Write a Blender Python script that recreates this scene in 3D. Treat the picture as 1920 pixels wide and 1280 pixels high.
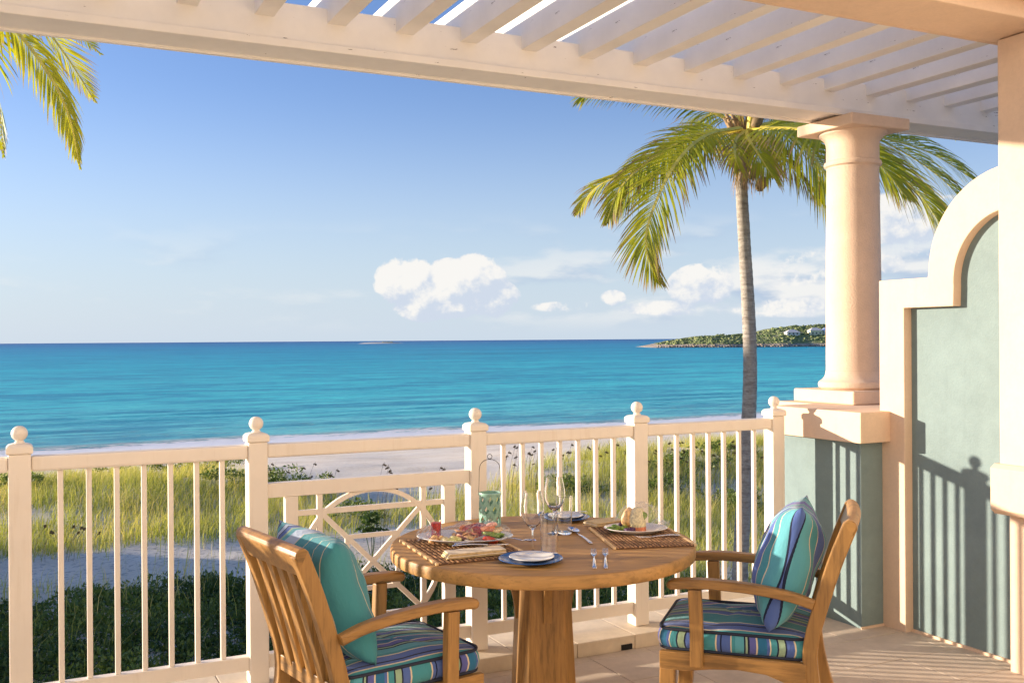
import bpy, bmesh, math, random
import numpy as np
from mathutils import Vector, Matrix, noise
R = math.radians
random.seed(7); rng = np.random.default_rng(11)
scene = bpy.context.scene
COL = scene.collection
for o in list(bpy.data.objects): bpy.data.objects.remove(o)

# ------------------------------------------------------------------ camera
FOC = 1900.0
TH, PITCH, ROLL = R(26.1), R(0.09), R(0.40)
CAMZ = 1.64
_f = Vector((math.sin(TH)*math.cos(PITCH), math.cos(TH)*math.cos(PITCH), -math.sin(PITCH)))
_r0 = Vector((math.cos(TH), -math.sin(TH), 0))
_u0 = _r0.cross(_f)
_r = _r0*math.cos(ROLL) - _u0*math.sin(ROLL)
_u = _u0*math.cos(ROLL) + _r0*math.sin(ROLL)
CAM = Vector((0, 0, CAMZ))
camd = bpy.data.cameras.new('camera'); cam = bpy.data.objects.new('camera', camd); COL.objects.link(cam)
m = Matrix((( _r.x, _u.x, -_f.x, 0), (_r.y, _u.y, -_f.y, 0), (_r.z, _u.z, -_f.z, CAMZ), (0, 0, 0, 1)))
cam.matrix_world = m
camd.sensor_width = 36.0; camd.lens = 36.0*FOC/1920.0
camd.clip_start = 0.05; camd.clip_end = 80000
scene.camera = cam

def ray(px, py):
    return (_f + _r*((px-960)/FOC) - _u*((py-640)/FOC))
def at_d(px, py, d):            # point at depth d metres along the view axis
    return CAM + ray(px, py)*d
def at_z(px, py, z):            # point on the level z
    v = ray(px, py); return CAM + v*((z-CAMZ)/v.z)

# ------------------------------------------------------------------ light and sky
SUN_TRAVEL = Vector((1.0, -0.73, -1.238*math.tan(R(9.0)))).normalized()
sd = bpy.data.lights.new('sun', 'SUN'); sun = bpy.data.objects.new('sun', sd); COL.objects.link(sun)
sun.rotation_euler = SUN_TRAVEL.to_track_quat('-Z', 'Y').to_euler()
sd.energy = 2.9; sd.angle = R(0.75); sd.color = (1.0, 0.83, 0.65)

scene.render.engine = 'CYCLES'
scene.view_settings.view_transform = 'Standard'; scene.view_settings.look = 'None'
scene.view_settings.exposure = 1.78; scene.view_settings.gamma = 1.0
scene.view_settings.use_curve_mapping = False
scene.cycles.max_bounces = 10; scene.cycles.transparent_max_bounces = 24
scene.cycles.transmission_bounces = 10; scene.cycles.diffuse_bounces = 7
scene.render.resolution_x = 1024; scene.render.resolution_y = 682

world = bpy.data.worlds.new('World'); scene.world = world; world.use_nodes = True
WT = world.node_tree
def nd(tree, typ, **kw):
    n = tree.nodes.new(typ)
    for k, v in kw.items(): setattr(n, k, v)
    return n
def mth(tree, op, a, b=None, c=None, clamp=False):
    n = tree.nodes.new('ShaderNodeMath'); n.operation = op; n.use_clamp = clamp
    for i, x in enumerate((a, b, c)):
        if x is None: continue
        if isinstance(x, (int, float)): n.inputs[i].default_value = x
        else: tree.links.new(x, n.inputs[i])
    return n.outputs[0]
def mixc(tree, fac, a, b, mode='MIX'):
    n = tree.nodes.new('ShaderNodeMix'); n.data_type = 'RGBA'; n.blend_type = mode
    for i, x in ((0, fac), (6, a), (7, b)):
        if isinstance(x, (int, float)): n.inputs[i].default_value = x
        elif isinstance(x, tuple): n.inputs[i].default_value = (*x, 1)
        else: tree.links.new(x, n.inputs[i])
    return n.outputs[2]
def smooth(tree, x, lo, hi):
    n = tree.nodes.new('ShaderNodeMapRange'); n.interpolation_type = 'SMOOTHSTEP'
    tree.links.new(x, n.inputs[0]); n.inputs[1].default_value = lo; n.inputs[2].default_value = hi
    return n.outputs[0]

def build_world():
    t = WT; t.nodes.clear()
    out = nd(t, 'ShaderNodeOutputWorld'); bg = nd(t, 'ShaderNodeBackground')
    sky = nd(t, 'ShaderNodeTexSky'); sky.sky_type = 'NISHITA'; sky.sun_disc = False
    sky.sun_elevation = R(9.0)
    d = -SUN_TRAVEL; sky.sun_rotation = math.atan2(d.x, d.y)
    sky.air_density = 1.0; sky.dust_density = 0.4; sky.ozone_density = 2.0; sky.altitude = 0
    tint = mixc(t, 1.0, sky.outputs[0], SKY_TINT, 'MULTIPLY')
    tc = nd(t, 'ShaderNodeTexCoord')
    mp = nd(t, 'ShaderNodeMapping'); mp.inputs['Rotation'].default_value = (0, 0, TH)
    t.links.new(tc.outputs['Generated'], mp.inputs[0])
    sp = nd(t, 'ShaderNodeSeparateXYZ'); t.links.new(mp.outputs[0], sp.inputs[0])
    X, Y, Z = sp.outputs
    az = mth(t, 'ARCTAN2', X, Y)
    el = mth(t, 'ARCSINE', Z)
    # lighter, milky air low down
    lowair = smooth(t, el, R(15), R(-1.5))
    base = mixc(t, mth(t, 'MULTIPLY', lowair, 0.9), tint, HORIZON)
    # clouds: fractal noise in azimuth/elevation, and the cumulus seen over the sea
    def field(off_az, off_el):
        cb = nd(t, 'ShaderNodeCombineXYZ')
        t.links.new(mth(t, 'ADD', az, off_az), cb.inputs[0]); t.links.new(mth(t, 'ADD', el, off_el), cb.inputs[1])
        cb.inputs[2].default_value = 3.7
        n1 = nd(t, 'ShaderNodeTexNoise'); n1.inputs['Scale'].default_value = 24; n1.inputs['Detail'].default_value = 12
        n1.inputs['Roughness'].default_value = 0.58
        t.links.new(cb.outputs[0], n1.inputs['Vector'])
        n2 = nd(t, 'ShaderNodeTexNoise'); n2.inputs['Scale'].default_value = 75; n2.inputs['Detail'].default_value = 5
        t.links.new(cb.outputs[0], n2.inputs['Vector'])
        # stretched low banks
        mp2 = nd(t, 'ShaderNodeMapping'); mp2.inputs['Scale'].default_value = (1, 3.2, 1); t.links.new(cb.outputs[0], mp2.inputs[0])
        n3 = nd(t, 'ShaderNodeTexNoise'); n3.inputs['Scale'].default_value = 9; n3.inputs['Detail'].default_value = 8
        t.links.new(mp2.outputs[0], n3.inputs['Vector'])
        def blob(px, py, wx, wy):
            a0 = math.atan((px-960)/FOC); e0 = math.atan((637-py)/FOC)
            da = mth(t, 'DIVIDE', mth(t, 'SUBTRACT', mth(t, 'ADD', az, off_az), a0), wx/FOC)
            de = mth(t, 'DIVIDE', mth(t, 'SUBTRACT', mth(t, 'ADD', el, off_el), e0), wy/FOC)
            r2 = mth(t, 'ADD', mth(t, 'MULTIPLY', da, da), mth(t, 'MULTIPLY', de, de))
            return mth(t, 'SUBTRACT', 1.0, r2, clamp=True)
        s = None
        for b in CUMULUS:
            k = blob(*b[:4]); k = mth(t, 'MULTIPLY', k, b[4])
            s = k if s is None else mth(t, 'MAXIMUM', s, k)
        pf = mth(t, 'SUBTRACT', 1.0, mth(t, 'ABSOLUTE', mth(t, 'MULTIPLY', mth(t, 'SUBTRACT', n2.outputs[0], 0.5), 4.0)))
        nn = mth(t, 'ADD', mth(t, 'MULTIPLY', mth(t, 'SUBTRACT', n1.outputs[0], 0.5), 3.0), mth(t, 'MULTIPLY', mth(t, 'SUBTRACT', pf, 0.6), 0.45))
        dens = mth(t, 'ADD', s, nn)
        return dens, n3.outputs[0], s
    d0, low0, s0 = field(0, 0)
    d1, low1, s1 = field(-0.008, 0.010)
    cum = mth(t, 'MULTIPLY', smooth(t, d0, 0.10, 0.56), smooth(t, s0, 0.0, 0.12))
    shade = smooth(t, mth(t, 'SUBTRACT', d0, d1), -0.50, 0.55)
    ccol = mixc(t, shade, CLOUD_DARK, CLOUD_LIT)
    # low thin banks along the horizon, fuller on the right
    env = mth(t, 'MULTIPLY', smooth(t, el, R(0.2), R(2.0)), smooth(t, el, R(7.5), R(3.0)))
    rgt = smooth(t, az, R(-14), R(16))
    bank = mth(t, 'MULTIPLY', smooth(t, mth(t, 'ADD', low0, mth(t, 'MULTIPLY', rgt, 0.08)), 0.49, 0.66), env)
    bank = mth(t, 'MULTIPLY', bank, mth(t, 'ADD', 0.25, mth(t, 'MULTIPLY', rgt, 0.6)))
    bshade = smooth(t, mth(t, 'SUBTRACT', low0, low1), -0.10, 0.08)
    bcol = mixc(t, bshade, BANK_DARK, CLOUD_LIT)
    c1 = mixc(t, bank, base, bcol)
    c2 = mixc(t, cum, c1, ccol)
    t.links.new(c2, bg.inputs[0]); bg.inputs[1].default_value = 0.15
    t.links.new(bg.outputs[0], out.inputs[0])
K = 1/0.15
SKY_TINT = (0.335, 0.352, 0.49)
HORIZON = (0.184*K, 0.219*K, 0.259*K)
CLOUD_LIT = (0.276*K, 0.271*K, 0.262*K)
CLOUD_DARK = (0.186*K, 0.208*K, 0.242*K)
BANK_DARK = (0.136*K, 0.168*K, 0.218*K)
CUMULUS = [(765, 528, 66, 52, 1.9), (800, 556, 72, 50, 1.9), (850, 535, 74, 54, 1.9), (895, 525, 58, 54, 2.0), (915, 560, 66, 42, 1.6), (835, 574, 110, 26, 1.8),
           (1150, 560, 26, 16, 0.6), (1320, 540, 70, 44, 1.1), (1060, 576, 70, 12, 0.25), (1290, 580, 150, 16, 0.35),
           (1480, 520, 90, 26, 0.30), (1700, 430, 130, 50, 0.5), (1500, 582, 150, 20, 0.25), (1620, 500, 160, 28, 0.30)]
build_world()

# ------------------------------------------------------------------ materials
def newmat(name):
    m = bpy.data.materials.new(name); m.use_nodes = True
    t = m.node_tree; b = t.nodes['Principled BSDF']; return m, t, b
def coords(t, kind='Object', scale=(1, 1, 1), rot=(0, 0, 0)):
    if kind == 'World': return geo_pos(t, scale)
    tc = nd(t, 'ShaderNodeTexCoord'); mp = nd(t, 'ShaderNodeMapping')
    mp.inputs['Scale'].default_value = scale; mp.inputs['Rotation'].default_value = rot
    t.links.new(tc.outputs[kind], mp.inputs[0]); return mp.outputs[0]
def geo_pos(t, scale=(1, 1, 1)):
    g = nd(t, 'ShaderNodeNewGeometry'); mp = nd(t, 'ShaderNodeMapping'); mp.inputs['Scale'].default_value = scale
    t.links.new(g.outputs['Position'], mp.inputs[0]); return mp.outputs[0]
def noi(t, vec, scale, detail=4, rough=0.5):
    n = nd(t, 'ShaderNodeTexNoise'); n.inputs['Scale'].default_value = scale
    n.inputs['Detail'].default_value = detail; n.inputs['Roughness'].default_value = rough
    t.links.new(vec, n.inputs['Vector']); return n.outputs[0]
def ramp(t, fac, stops, interp='LINEAR'):
    n = nd(t, 'ShaderNodeValToRGB'); n.color_ramp.interpolation = interp
    e = n.color_ramp.elements
    e[0].position = stops[0][0]; e[0].color = (*stops[0][1], 1)
    e[1].position = stops[1][0]; e[1].color = (*stops[1][1], 1)
    for p, c in stops[2:]:
        x = e.new(p); x.color = (*c, 1)
    t.links.new(fac, n.inputs[0]); return n.outputs[0]
def bump(t, b, h, strength=0.3, dist=0.01):
    n = nd(t, 'ShaderNodeBump'); n.inputs['Strength'].default_value = strength; n.inputs['Distance'].default_value = dist
    t.links.new(h, n.inputs['Height']); t.links.new(n.outputs[0], b.inputs['Normal'])

def stucco(name, c, amp=0.12, scale=120, bs=0.5, bd=0.004, stain=0.1, space='Object'):
    m, t, b = newmat(name)
    v = coords(t, space)
    n1 = noi(t, v, 2.2, 6, 0.6); n2 = noi(t, v, scale, 4, 0.6); n3 = noi(t, v, 11, 5, 0.65)
    lo = tuple(x*(1-amp-stain) for x in c); hi = tuple(min(1, x*(1+amp*0.6)) for x in c)
    mixn = mth(t, 'ADD', mth(t, 'MULTIPLY', n1, 0.6), mth(t, 'MULTIPLY', n3, 0.4))
    col = ramp(t, mixn, [(0.32, lo), (0.62, hi)])
    col = mixc(t, mth(t, 'MULTIPLY', smooth(t, n2, 0.35, 0.7), 0.16), col, tuple(x*0.72 for x in c))
    stk = noi(t, coords(t, 'World', (9, 9, 0.7)), 1.0, 5, 0.7)
    col = mixc(t, mth(t, 'MULTIPLY', smooth(t, stk, 0.52, 0.75), 0.20), col, tuple(x*0.66 for x in c))
    t.links.new(col, b.inputs['Base Color']); b.inputs['Roughness'].default_value = 0.9
    b.inputs['Specular IOR Level'].default_value = 0.2
    bump(t, b, n2, bs, bd); return m
def paint(name, c, rough=0.45, dirt=0.10):
    m, t, b = newmat(name)
    v = coords(t, 'Object')
    n1 = noi(t, v, 4, 6, 0.65); n2 = noi(t, v, 60, 3)
    col = ramp(t, n1, [(0.3, tuple(x*(1-dirt) for x in c)), (0.65, c)])
    vs_ = noi(t, coords(t, 'World', (26, 26, 2.2)), 1.0, 5, 0.7)
    col = mixc(t, mth(t, 'MULTIPLY', smooth(t, vs_, 0.52, 0.72), 0.22), col, (c[0]*0.72, c[1]*0.66, c[2]*0.56))
    ch_ = noi(t, coords(t, 'World', (1, 1, 1)), 34, 5, 0.75)
    col = mixc(t, mth(t, 'MULTIPLY', smooth(t, ch_, 0.70, 0.73), 0.7), col, (c[0]*0.5, c[1]*0.44, c[2]*0.36))
    t.links.new(col, b.inputs['Base Color']); b.inputs['Roughness'].default_value = rough
    bump(t, b, n2, 0.12, 0.002); return m
def chipped(name, c):
    m, t, b = newmat(name)
    v = coords(t, 'Object'); n1 = noi(t, v, 3, 6, 0.65)
    v2 = coords(t, 'Object', (1.6, 1, 9)); n2 = noi(t, v2, 5.5, 5, 0.7)
    col = ramp(t, n1, [(0.3, tuple(x*0.90 for x in c)), (0.65, c)])
    chip = smooth(t, n2, 0.685, 0.70)
    col = mixc(t, chip, col, (0.16, 0.12, 0.09))
    t.links.new(col, b.inputs['Base Color']); b.inputs['Roughness'].default_value = 0.6
    bump(t, b, noi(t, v, 40, 4), 0.15, 0.003); return m
def wood(name, c, axis='X', dark=0.55, rough=0.42, scale=1.0):
    m, t, b = newmat(name)
    s = {'X': (0.12, 1, 1), 'Y': (1, 0.12, 1), 'Z': (1, 1, 0.12)}[axis]
    v = coords(t, 'Object', tuple(x*scale for x in s))
    n = noi(t, v, 45, 6, 0.62); n0 = noi(t, v, 9, 3, 0.5)
    k = mth(t, 'ADD', mth(t, 'MULTIPLY', n, 0.5), mth(t, 'MULTIPLY', n0, 0.5))
    oi = nd(t, 'ShaderNodeObjectInfo')
    cc = ramp(t, k, [(0.38, tuple(x*dark*0.8 for x in c)), (0.46, tuple(x*0.85 for x in c)), (0.54, c), (0.62, tuple(min(1, x*1.3) for x in c))])
    n5 = noi(t, coords(t, 'Object', tuple(x*scale*(0.35 if x < 1 else 1) for x in s)), 150, 3, 0.6)
    cc = mixc(t, mth(t, 'MULTIPLY', smooth(t, n5, 0.54, 0.64), 0.45), cc, tuple(x*0.42 for x in c))
    cc = mixc(t, mth(t, 'MULTIPLY', oi.outputs['Random'], 0.25), cc, tuple(x*0.7 for x in c))
    t.links.new(cc, b.inputs['Base Color']); b.inputs['Roughness'].default_value = rough
    bump(t, b, k, 0.2, 0.002); return m
def plain(name, c, rough=0.5, metal=0.0, var=0.0, scale=30, spec=0.5, sss=0.0):
    m, t, b = newmat(name)
    if var > 0:
        n = noi(t, coords(t, 'Object'), scale, 4, 0.6)
        col = ramp(t, n, [(0.35, tuple(x*(1-var) for x in c)), (0.65, tuple(min(1, x*(1+var)) for x in c))])
        t.links.new(col, b.inputs['Base Color'])
        bump(t, b, n, 0.3, 0.003)
    else: b.inputs['Base Color'].default_value = (*c, 1)
    b.inputs['Roughness'].default_value = rough; b.inputs['Metallic'].default_value = metal
    b.inputs['Specular IOR Level'].default_value = spec
    if sss: b.inputs['Subsurface Weight'].default_value = sss; b.inputs['Subsurface Scale'].default_value = 0.01
    return m
def glassm(name, tint=(1, 1, 1)):
    m, t, b = newmat(name)
    b.inputs['Base Color'].default_value = (*tint, 1); b.inputs['Transmission Weight'].default_value = 1
    b.inputs['Roughness'].default_value = 0.0; b.inputs['IOR'].default_value = 1.45
    return m
def wrapm():
    m, t, b = newmat('cling_film')
    tr = nd(t, 'ShaderNodeBsdfTransparent'); gl = nd(t, 'ShaderNodeBsdfGlossy'); gl.inputs['Roughness'].default_value = 0.12
    lw = nd(t, 'ShaderNodeLayerWeight'); lw.inputs[0].default_value = 0.35
    fac = mth(t, 'ADD', mth(t, 'MULTIPLY', lw.outputs['Facing'], 0.30), 0.05, clamp=True)
    mx = nd(t, 'ShaderNodeMixShader'); t.links.new(fac, mx.inputs[0]); t.links.new(tr.outputs[0], mx.inputs[1]); t.links.new(gl.outputs[0], mx.inputs[2])
    t.links.new(mx.outputs[0], t.nodes['Material Output'].inputs[0]); return m
TEAL = (0.065, 0.29, 0.33); AQUA = (0.11, 0.38, 0.44); BLUE = (0.09, 0.15, 0.40); VIO = (0.12, 0.13, 0.38)
NAVY = (0.015, 0.02, 0.05); CREAM = (0.72, 0.60, 0.40); SAGE = (0.33, 0.46, 0.30); DEEP = (0.03, 0.16, 0.30); PALE = (0.42, 0.52, 0.66)
def stripes(name, seq, reps):
    m, t, b = newmat(name)
    uv = nd(t, 'ShaderNodeUVMap'); uv.uv_map = 'UVMap'
    sp = nd(t, 'ShaderNodeSeparateXYZ'); t.links.new(uv.outputs[0], sp.inputs[0])
    f = mth(t, 'FRACT', mth(t, 'MULTIPLY', sp.outputs[0], reps))
    tot = sum(w for w, _ in seq); p = 0; st = []
    for w, c in seq: st.append((p/tot, c)); p += w
    col = ramp(t, f, st, 'CONSTANT')
    v = coords(t, 'UV', (600, 600, 1)); wv = noi(t, v, 1.0, 2)
    col = mixc(t, mth(t, 'MULTIPLY', wv, 0.35), col, mixc(t, 0.5, col, (0.0, 0.02, 0.05)))
    t.links.new(col, b.inputs['Base Color']); b.inputs['Roughness'].default_value = 0.85
    b.inputs['Specular IOR Level'].default_value = 0.2; b.inputs['Sheen Weight'].default_value = 0.15
    fo = noi(t, coords(t, 'Object', (1, 1, 0.45)), 13, 4, 0.6)
    bump(t, b, mth(t, 'ADD', mth(t, 'MULTIPLY', fo, 1.0), mth(t, 'MULTIPLY', wv, 0.06)), 0.55, 0.022); return m
def leafm(name, c1, c2, tip, trans=0.35, rough=0.45, attr='Col'):
    m, t, b = newmat(name)
    a = nd(t, 'ShaderNodeVertexColor'); a.layer_name = attr
    sp = nd(t, 'ShaderNodeSeparateColor'); t.links.new(a.outputs[0], sp.inputs[0])
    col = mixc(t, sp.outputs[0], c1, c2)
    col = mixc(t, sp.outputs[1], col, tip)
    t.links.new(col, b.inputs['Base Color']); b.inputs['Roughness'].default_value = rough
    tl = nd(t, 'ShaderNodeBsdfTranslucent'); t.links.new(mixc(t, 1.0, col, (1.25, 1.2, 0.5), 'MULTIPLY'), tl.inputs[0])
    mx = nd(t, 'ShaderNodeMixShader'); mx.inputs[0].default_value = trans
    t.links.new(b.outputs[0], mx.inputs[1]); t.links.new(tl.outputs[0], mx.inputs[2])
    t.links.new(mx.outputs[0], t.nodes['Material Output'].inputs[0]); return m

M = {}
M['rail'] = paint('railing_paint', (0.86, 0.785, 0.68), 0.4, 0.07)
M['pergola'] = chipped('pergola_paint', (0.93, 0.90, 0.84))
M['stone'] = stucco('peach_cast_stone', (0.76, 0.575, 0.42), 0.06, 60, 0.35, 0.003, 0.03)
M['column'] = stucco('rough_column_stone', (0.77, 0.59, 0.44), 0.08, 110, 0.6, 0.005, 0.05)
M['green'] = stucco('sea_green_stucco', (0.215, 0.290, 0.295), 0.10, 90, 0.5, 0.004, 0.06)
M['facade'] = stucco('villa_stucco', (0.90, 0.81, 0.68), 0.04, 60, 0.4, 0.003)
M['ceiling'] = paint('ceiling_paint', (0.86, 0.79, 0.68), 0.6)
M['tile'] = stucco('floor_tile_stone', (0.60, 0.51, 0.41), 0.12, 30, 0.35, 0.003, 0.12, 'World')
M['kerb'] = stucco('kerb_stone', (0.70, 0.60, 0.46), 0.10, 40, 0.4, 0.003, 0.10, 'World')
M['joint'] = plain('joint_mortar', (0.26, 0.21, 0.16), 0.95, 0, 0.3)
M['teak'] = wood('teak', (0.39, 0.205, 0.058), 'X')
M['teakz'] = wood('teak_upright', (0.39, 0.205, 0.058), 'Z')
M['teaktop'] = wood('teak_tabletop', (0.54, 0.295, 0.090), 'X', 0.50, 0.55, 0.55)
M['hole'] = plain('dark_hole', (0.01, 0.01, 0.01), 0.9)

# ------------------------------------------------------------------ object helpers
def tag(o, label=None, cat=None, group=None, kind=None):
    if label: o['label'] = label
    if cat: o['category'] = cat
    if group: o['group'] = group
    if kind: o['kind'] = kind
    return o
def empty(name, loc=(0, 0, 0), rz=0.0):
    o = bpy.data.objects.new(name, None); COL.objects.link(o); o.location = loc; o.rotation_euler = (0, 0, rz)
    o.empty_display_size = 0.1; return o
def link(name, me, mat=None, parent=None, loc=None, rot=None):
    o = bpy.data.objects.new(name, me); COL.objects.link(o)
    if mat is not None:
        for x in (mat if isinstance(mat, (list, tuple)) else [mat]): me.materials.append(x)
    if parent is not None: o.parent = parent
    if loc is not None: o.location = loc
    if rot is not None: o.rotation_euler = rot
    return o
def pydata(name, vs, fs, smooth_=False):
    me = bpy.data.meshes.new(name); me.from_pydata([tuple(v) for v in vs], [], [tuple(f) for f in fs]); me.update()
    if smooth_: me.polygons.foreach_set('use_smooth', [True]*len(me.polygons))
    return me
def npmesh(name, V, F, col=None):          # V (n,3), F (m,k) arrays
    me = bpy.data.meshes.new(name); n, mF = len(V), len(F); k = F.shape[1]
    me.vertices.add(n); me.vertices.foreach_set('co', np.ascontiguousarray(V, dtype=np.float32).ravel())
    me.loops.add(mF*k); me.loops.foreach_set('vertex_index', np.ascontiguousarray(F, dtype=np.int32).ravel())
    me.polygons.add(mF); me.polygons.foreach_set('loop_start', np.arange(0, mF*k, k, dtype=np.int32))
    me.update(calc_edges=True)
    if col is not None:
        ca = me.color_attributes.new('Col', 'FLOAT_COLOR', 'POINT')
        c4 = np.ones((n, 4), dtype=np.float32); c4[:, :col.shape[1]] = col
        ca.data.foreach_set('color', c4.ravel())
    return me
def smoothme(me): me.polygons.foreach_set('use_smooth', np.ones(len(me.polygons), dtype=bool)); return me
def bevel(o, w=0.004, seg=2):
    md = o.modifiers.new('bevel', 'BEVEL'); md.width = w; md.segments = seg; md.limit_method = 'ANGLE'; return o
BOXF = [(0, 3, 2, 1), (4, 5, 6, 7), (0, 1, 5, 4), (1, 2, 6, 5), (2, 3, 7, 6), (3, 0, 4, 7)]
def boxv(x0, y0, z0, x1, y1, z1):
    return [(x0, y0, z0), (x1, y0, z0), (x1, y1, z0), (x0, y1, z0), (x0, y0, z1), (x1, y0, z1), (x1, y1, z1), (x0, y1, z1)]
def box(name, a, b, mat, parent=None, bev=0.0, seg=2):
    """box between corners a and b, its origin at its own centre"""
    c = [(a[i]+b[i])/2 for i in range(3)]; h = [abs(b[i]-a[i])/2 for i in range(3)]
    o = link(name, pydata(name, boxv(-h[0], -h[1], -h[2], h[0], h[1], h[2]), BOXF), mat, parent, c)
    if bev: bevel(o, bev, seg)
    return o
def bar(name, p0, p1, w, h, mat, parent=None, bev=0.003, up=(0, 0, 1)):
    """straight bar p0->p1, local X along it, w across, h along up"""
    p0, p1 = Vector(p0), Vector(p1); d = p1-p0; L = d.length; d.normalize()
    s = Vector(up).cross(d).normalized(); u = d.cross(s)
    o = link(name, pydata(name, boxv(0, -w/2, -h/2, L, w/2, h/2), BOXF), mat, parent)
    mm = Matrix((( d.x, s.x, u.x, p0.x), (d.y, s.y, u.y, p0.y), (d.z, s.z, u.z, p0.z), (0, 0, 0, 1)))
    o.matrix_local = mm
    if bev: bevel(o, bev)
    return o
def sweep(name, pts, prof, mat, parent=None, side=(0, 1, 0), scales=None, smooth_=False, bev=0.0, closed=False):
    """sweep a closed 2-D profile (a along side, b along normal) over 3-D points"""
    pts = [Vector(p) for p in pts]; n = len(pts); k = len(prof); vs = []; fs = []
    side = Vector(side).normalized()
    for i, p in enumerate(pts):
        if closed: t = pts[(i+1) % n]-pts[i-1]
        else: t = pts[min(i+1, n-1)]-pts[max(i-1, 0)]
        t.normalize(); s = (side - t*side.dot(t)).normalized(); u = t.cross(s)
        sc = scales[i] if scales else 1
        if not isinstance(sc, (tuple, list)): sc = (sc, sc)
        for a, b in prof: vs.append(p+s*a*sc[0]+u*b*sc[1])
    m_ = n if closed else n-1
    for i in range(m_):
        for j in range(k):
            i2 = (i+1) % n
            fs.append((i*k+j, i*k+(j+1) % k, i2*k+(j+1) % k, i2*k+j))
    if not closed: fs.append(tuple(reversed(range(k)))); fs.append(tuple((n-1)*k+j for j in range(k)))
    me = pydata(name, vs, fs, smooth_); bm = bmesh.new(); bm.from_mesh(me); bmesh.ops.recalc_face_normals(bm, faces=bm.faces); bm.to_mesh(me); bm.free()
    o = link(name, me, mat, parent)
    if bev: bevel(o, bev)
    return o
def rect(w, h): return [(-w/2, -h/2), (w/2, -h/2), (w/2, h/2), (-w/2, h/2)]
def circ(r, n=10, r2=None): return [(r*math.cos(2*math.pi*i/n), (r2 or r)*math.sin(2*math.pi*i/n)) for i in range(n)]
def lathe(name, prof, mat, parent=None, n=32, loc=None, close=False, smooth_=True, sx=1, sy=1):
    vs = []; fs = []; k = len(prof)
    for i in range(n):
        a = 2*math.pi*i/n
        for r, z in prof: vs.append((r*math.cos(a)*sx, r*math.sin(a)*sy, z))
    for i in range(n):
        i2 = (i+1) % n
        for j in range(k if close else k-1):
            j2 = (j+1) % k
            fs.append((i*k+j, i2*k+j, i2*k+j2, i*k+j2))
    me = pydata(name, vs, fs, smooth_)
    bm = bmesh.new(); bm.from_mesh(me); bmesh.ops.remove_doubles(bm, verts=bm.verts, dist=1e-5)
    bmesh.ops.recalc_face_normals(bm, faces=bm.faces); bm.to_mesh(me); bm.free()
    if smooth_: me.set_sharp_from_angle(angle=R(33))
    return link(name, me, mat, parent, loc)
def join_boxes(name, boxes, mat, parent=None, bev=0.0):
    vs = []; fs = []
    for b in boxes:
        k = len(vs); vs += boxv(*b); fs += [tuple(i+k for i in f) for f in BOXF]
    o = link(name, pydata(name, vs, fs), mat, parent)
    if bev: bevel(o, bev)
    return o
def extrude_poly(name, pts2, axis, a, b, mat, parent=None, bev=0.0):
    """polygon (in the two other axes) extruded along axis from a to b"""
    n = len(pts2)
    def P(q, w): return {'X': (w, q[0], q[1]), 'Y': (q[0], w, q[1]), 'Z': (q[0], q[1], w)}[axis]
    vs = [P(q, a) for q in pts2]+[P(q, b) for q in pts2]
    fs = [tuple(range(n)), tuple(range(2*n-1, n-1, -1))]+[(i, (i+1) % n, n+(i+1) % n, n+i) for i in range(n)]
    me = pydata(name, vs, fs); bm = bmesh.new(); bm.from_mesh(me); bmesh.ops.recalc_face_normals(bm, faces=bm.faces)
    bm.to_mesh(me); bm.free(); o = link(name, me, mat, parent)
    if bev: bevel(o, bev)
    return o
def catmull(pts, n):
    pts = [Vector(p) for p in pts]; P = [pts[0]*2-pts[1]]+pts+[pts[-1]*2-pts[-2]]; out = []
    segs = len(pts)-1
    for i in range(n+1):
        s = i/n*segs; k = min(int(s), segs-1); t = s-k
        a, b, c, d = P[k:k+4]
        out.append(0.5*((2*b)+(c-a)*t+(2*a-5*b+4*c-d)*t*t+(3*b-a-3*c+d)*t**3))
    return out

# ------------------------------------------------------------------ terrain and beach
def vnoise(x, y, s, seed=0):
    return np.array([noise.noise((a*s+seed*17.3, b*s+seed*5.1, seed*3.7)) for a, b in zip(np.ravel(x), np.ravel(y))]).reshape(np.shape(x))
WATER = -5.5; SHORE = 65.5
def ground_z(x, y, fine=True):
    x = np.asarray(x, float); y = np.asarray(y, float)
    t = np.clip((y-36)/(SHORE-36), 0, 1); z = -3.1-2.4*(t**1.25)
    t2 = np.clip((y-SHORE)/70, 0, 1); z = z-5.5*t2
    # dune swell under the right-hand grass
    z = z+0.65*np.exp(-((x-24)/11)**2-((y-30)/6)**2)+0.35*np.exp(-((x-3)/9)**2-((y-33)/5)**2)
    land = np.clip((60-y)/30, 0, 1)*np.clip((y+60)/30, 0, 1)
    if fine:
        z = z+land*(0.22*vnoise(x, y, 0.14, 1)+0.07*vnoise(x, y, 0.55, 2))+np.clip((y-36)/10, 0, 1)*np.clip((SHORE-4-y)/8, 0, 1)*0.06*vnoise(x, y, 0.3, 3)
    return z
def axis(segs):
    out = []
    for a, b, st in segs: out += list(np.arange(a, b, st))
    return np.array(out+[segs[-1][1]])
far = [-30000, -12000, -5000, -2000, -900, -400, -180]
gx = np.array(far+list(axis([(-90, -20, 5), (-20, 50, 0.7), (50, 120, 3), (120, 240, 12)]))+[500, 1200, 4000, 12000, 30000])
gy = np.array(far+list(axis([(-90, 4, 6), (4, 50, 0.6), (50, 80, 1.2), (80, 150, 7)]))+[400, 1200, 4000, 12000, 30000])
GX, GY = np.meshgrid(gx, gy); GZ = ground_z(GX, GY)
def gridfaces(nx, ny):
    i = np.arange(ny-1)[:, None]*nx+np.arange(nx-1)[None, :]; i = i.ravel()
    return np.stack([i, i+1, i+nx+1, i+nx], 1)
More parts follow.
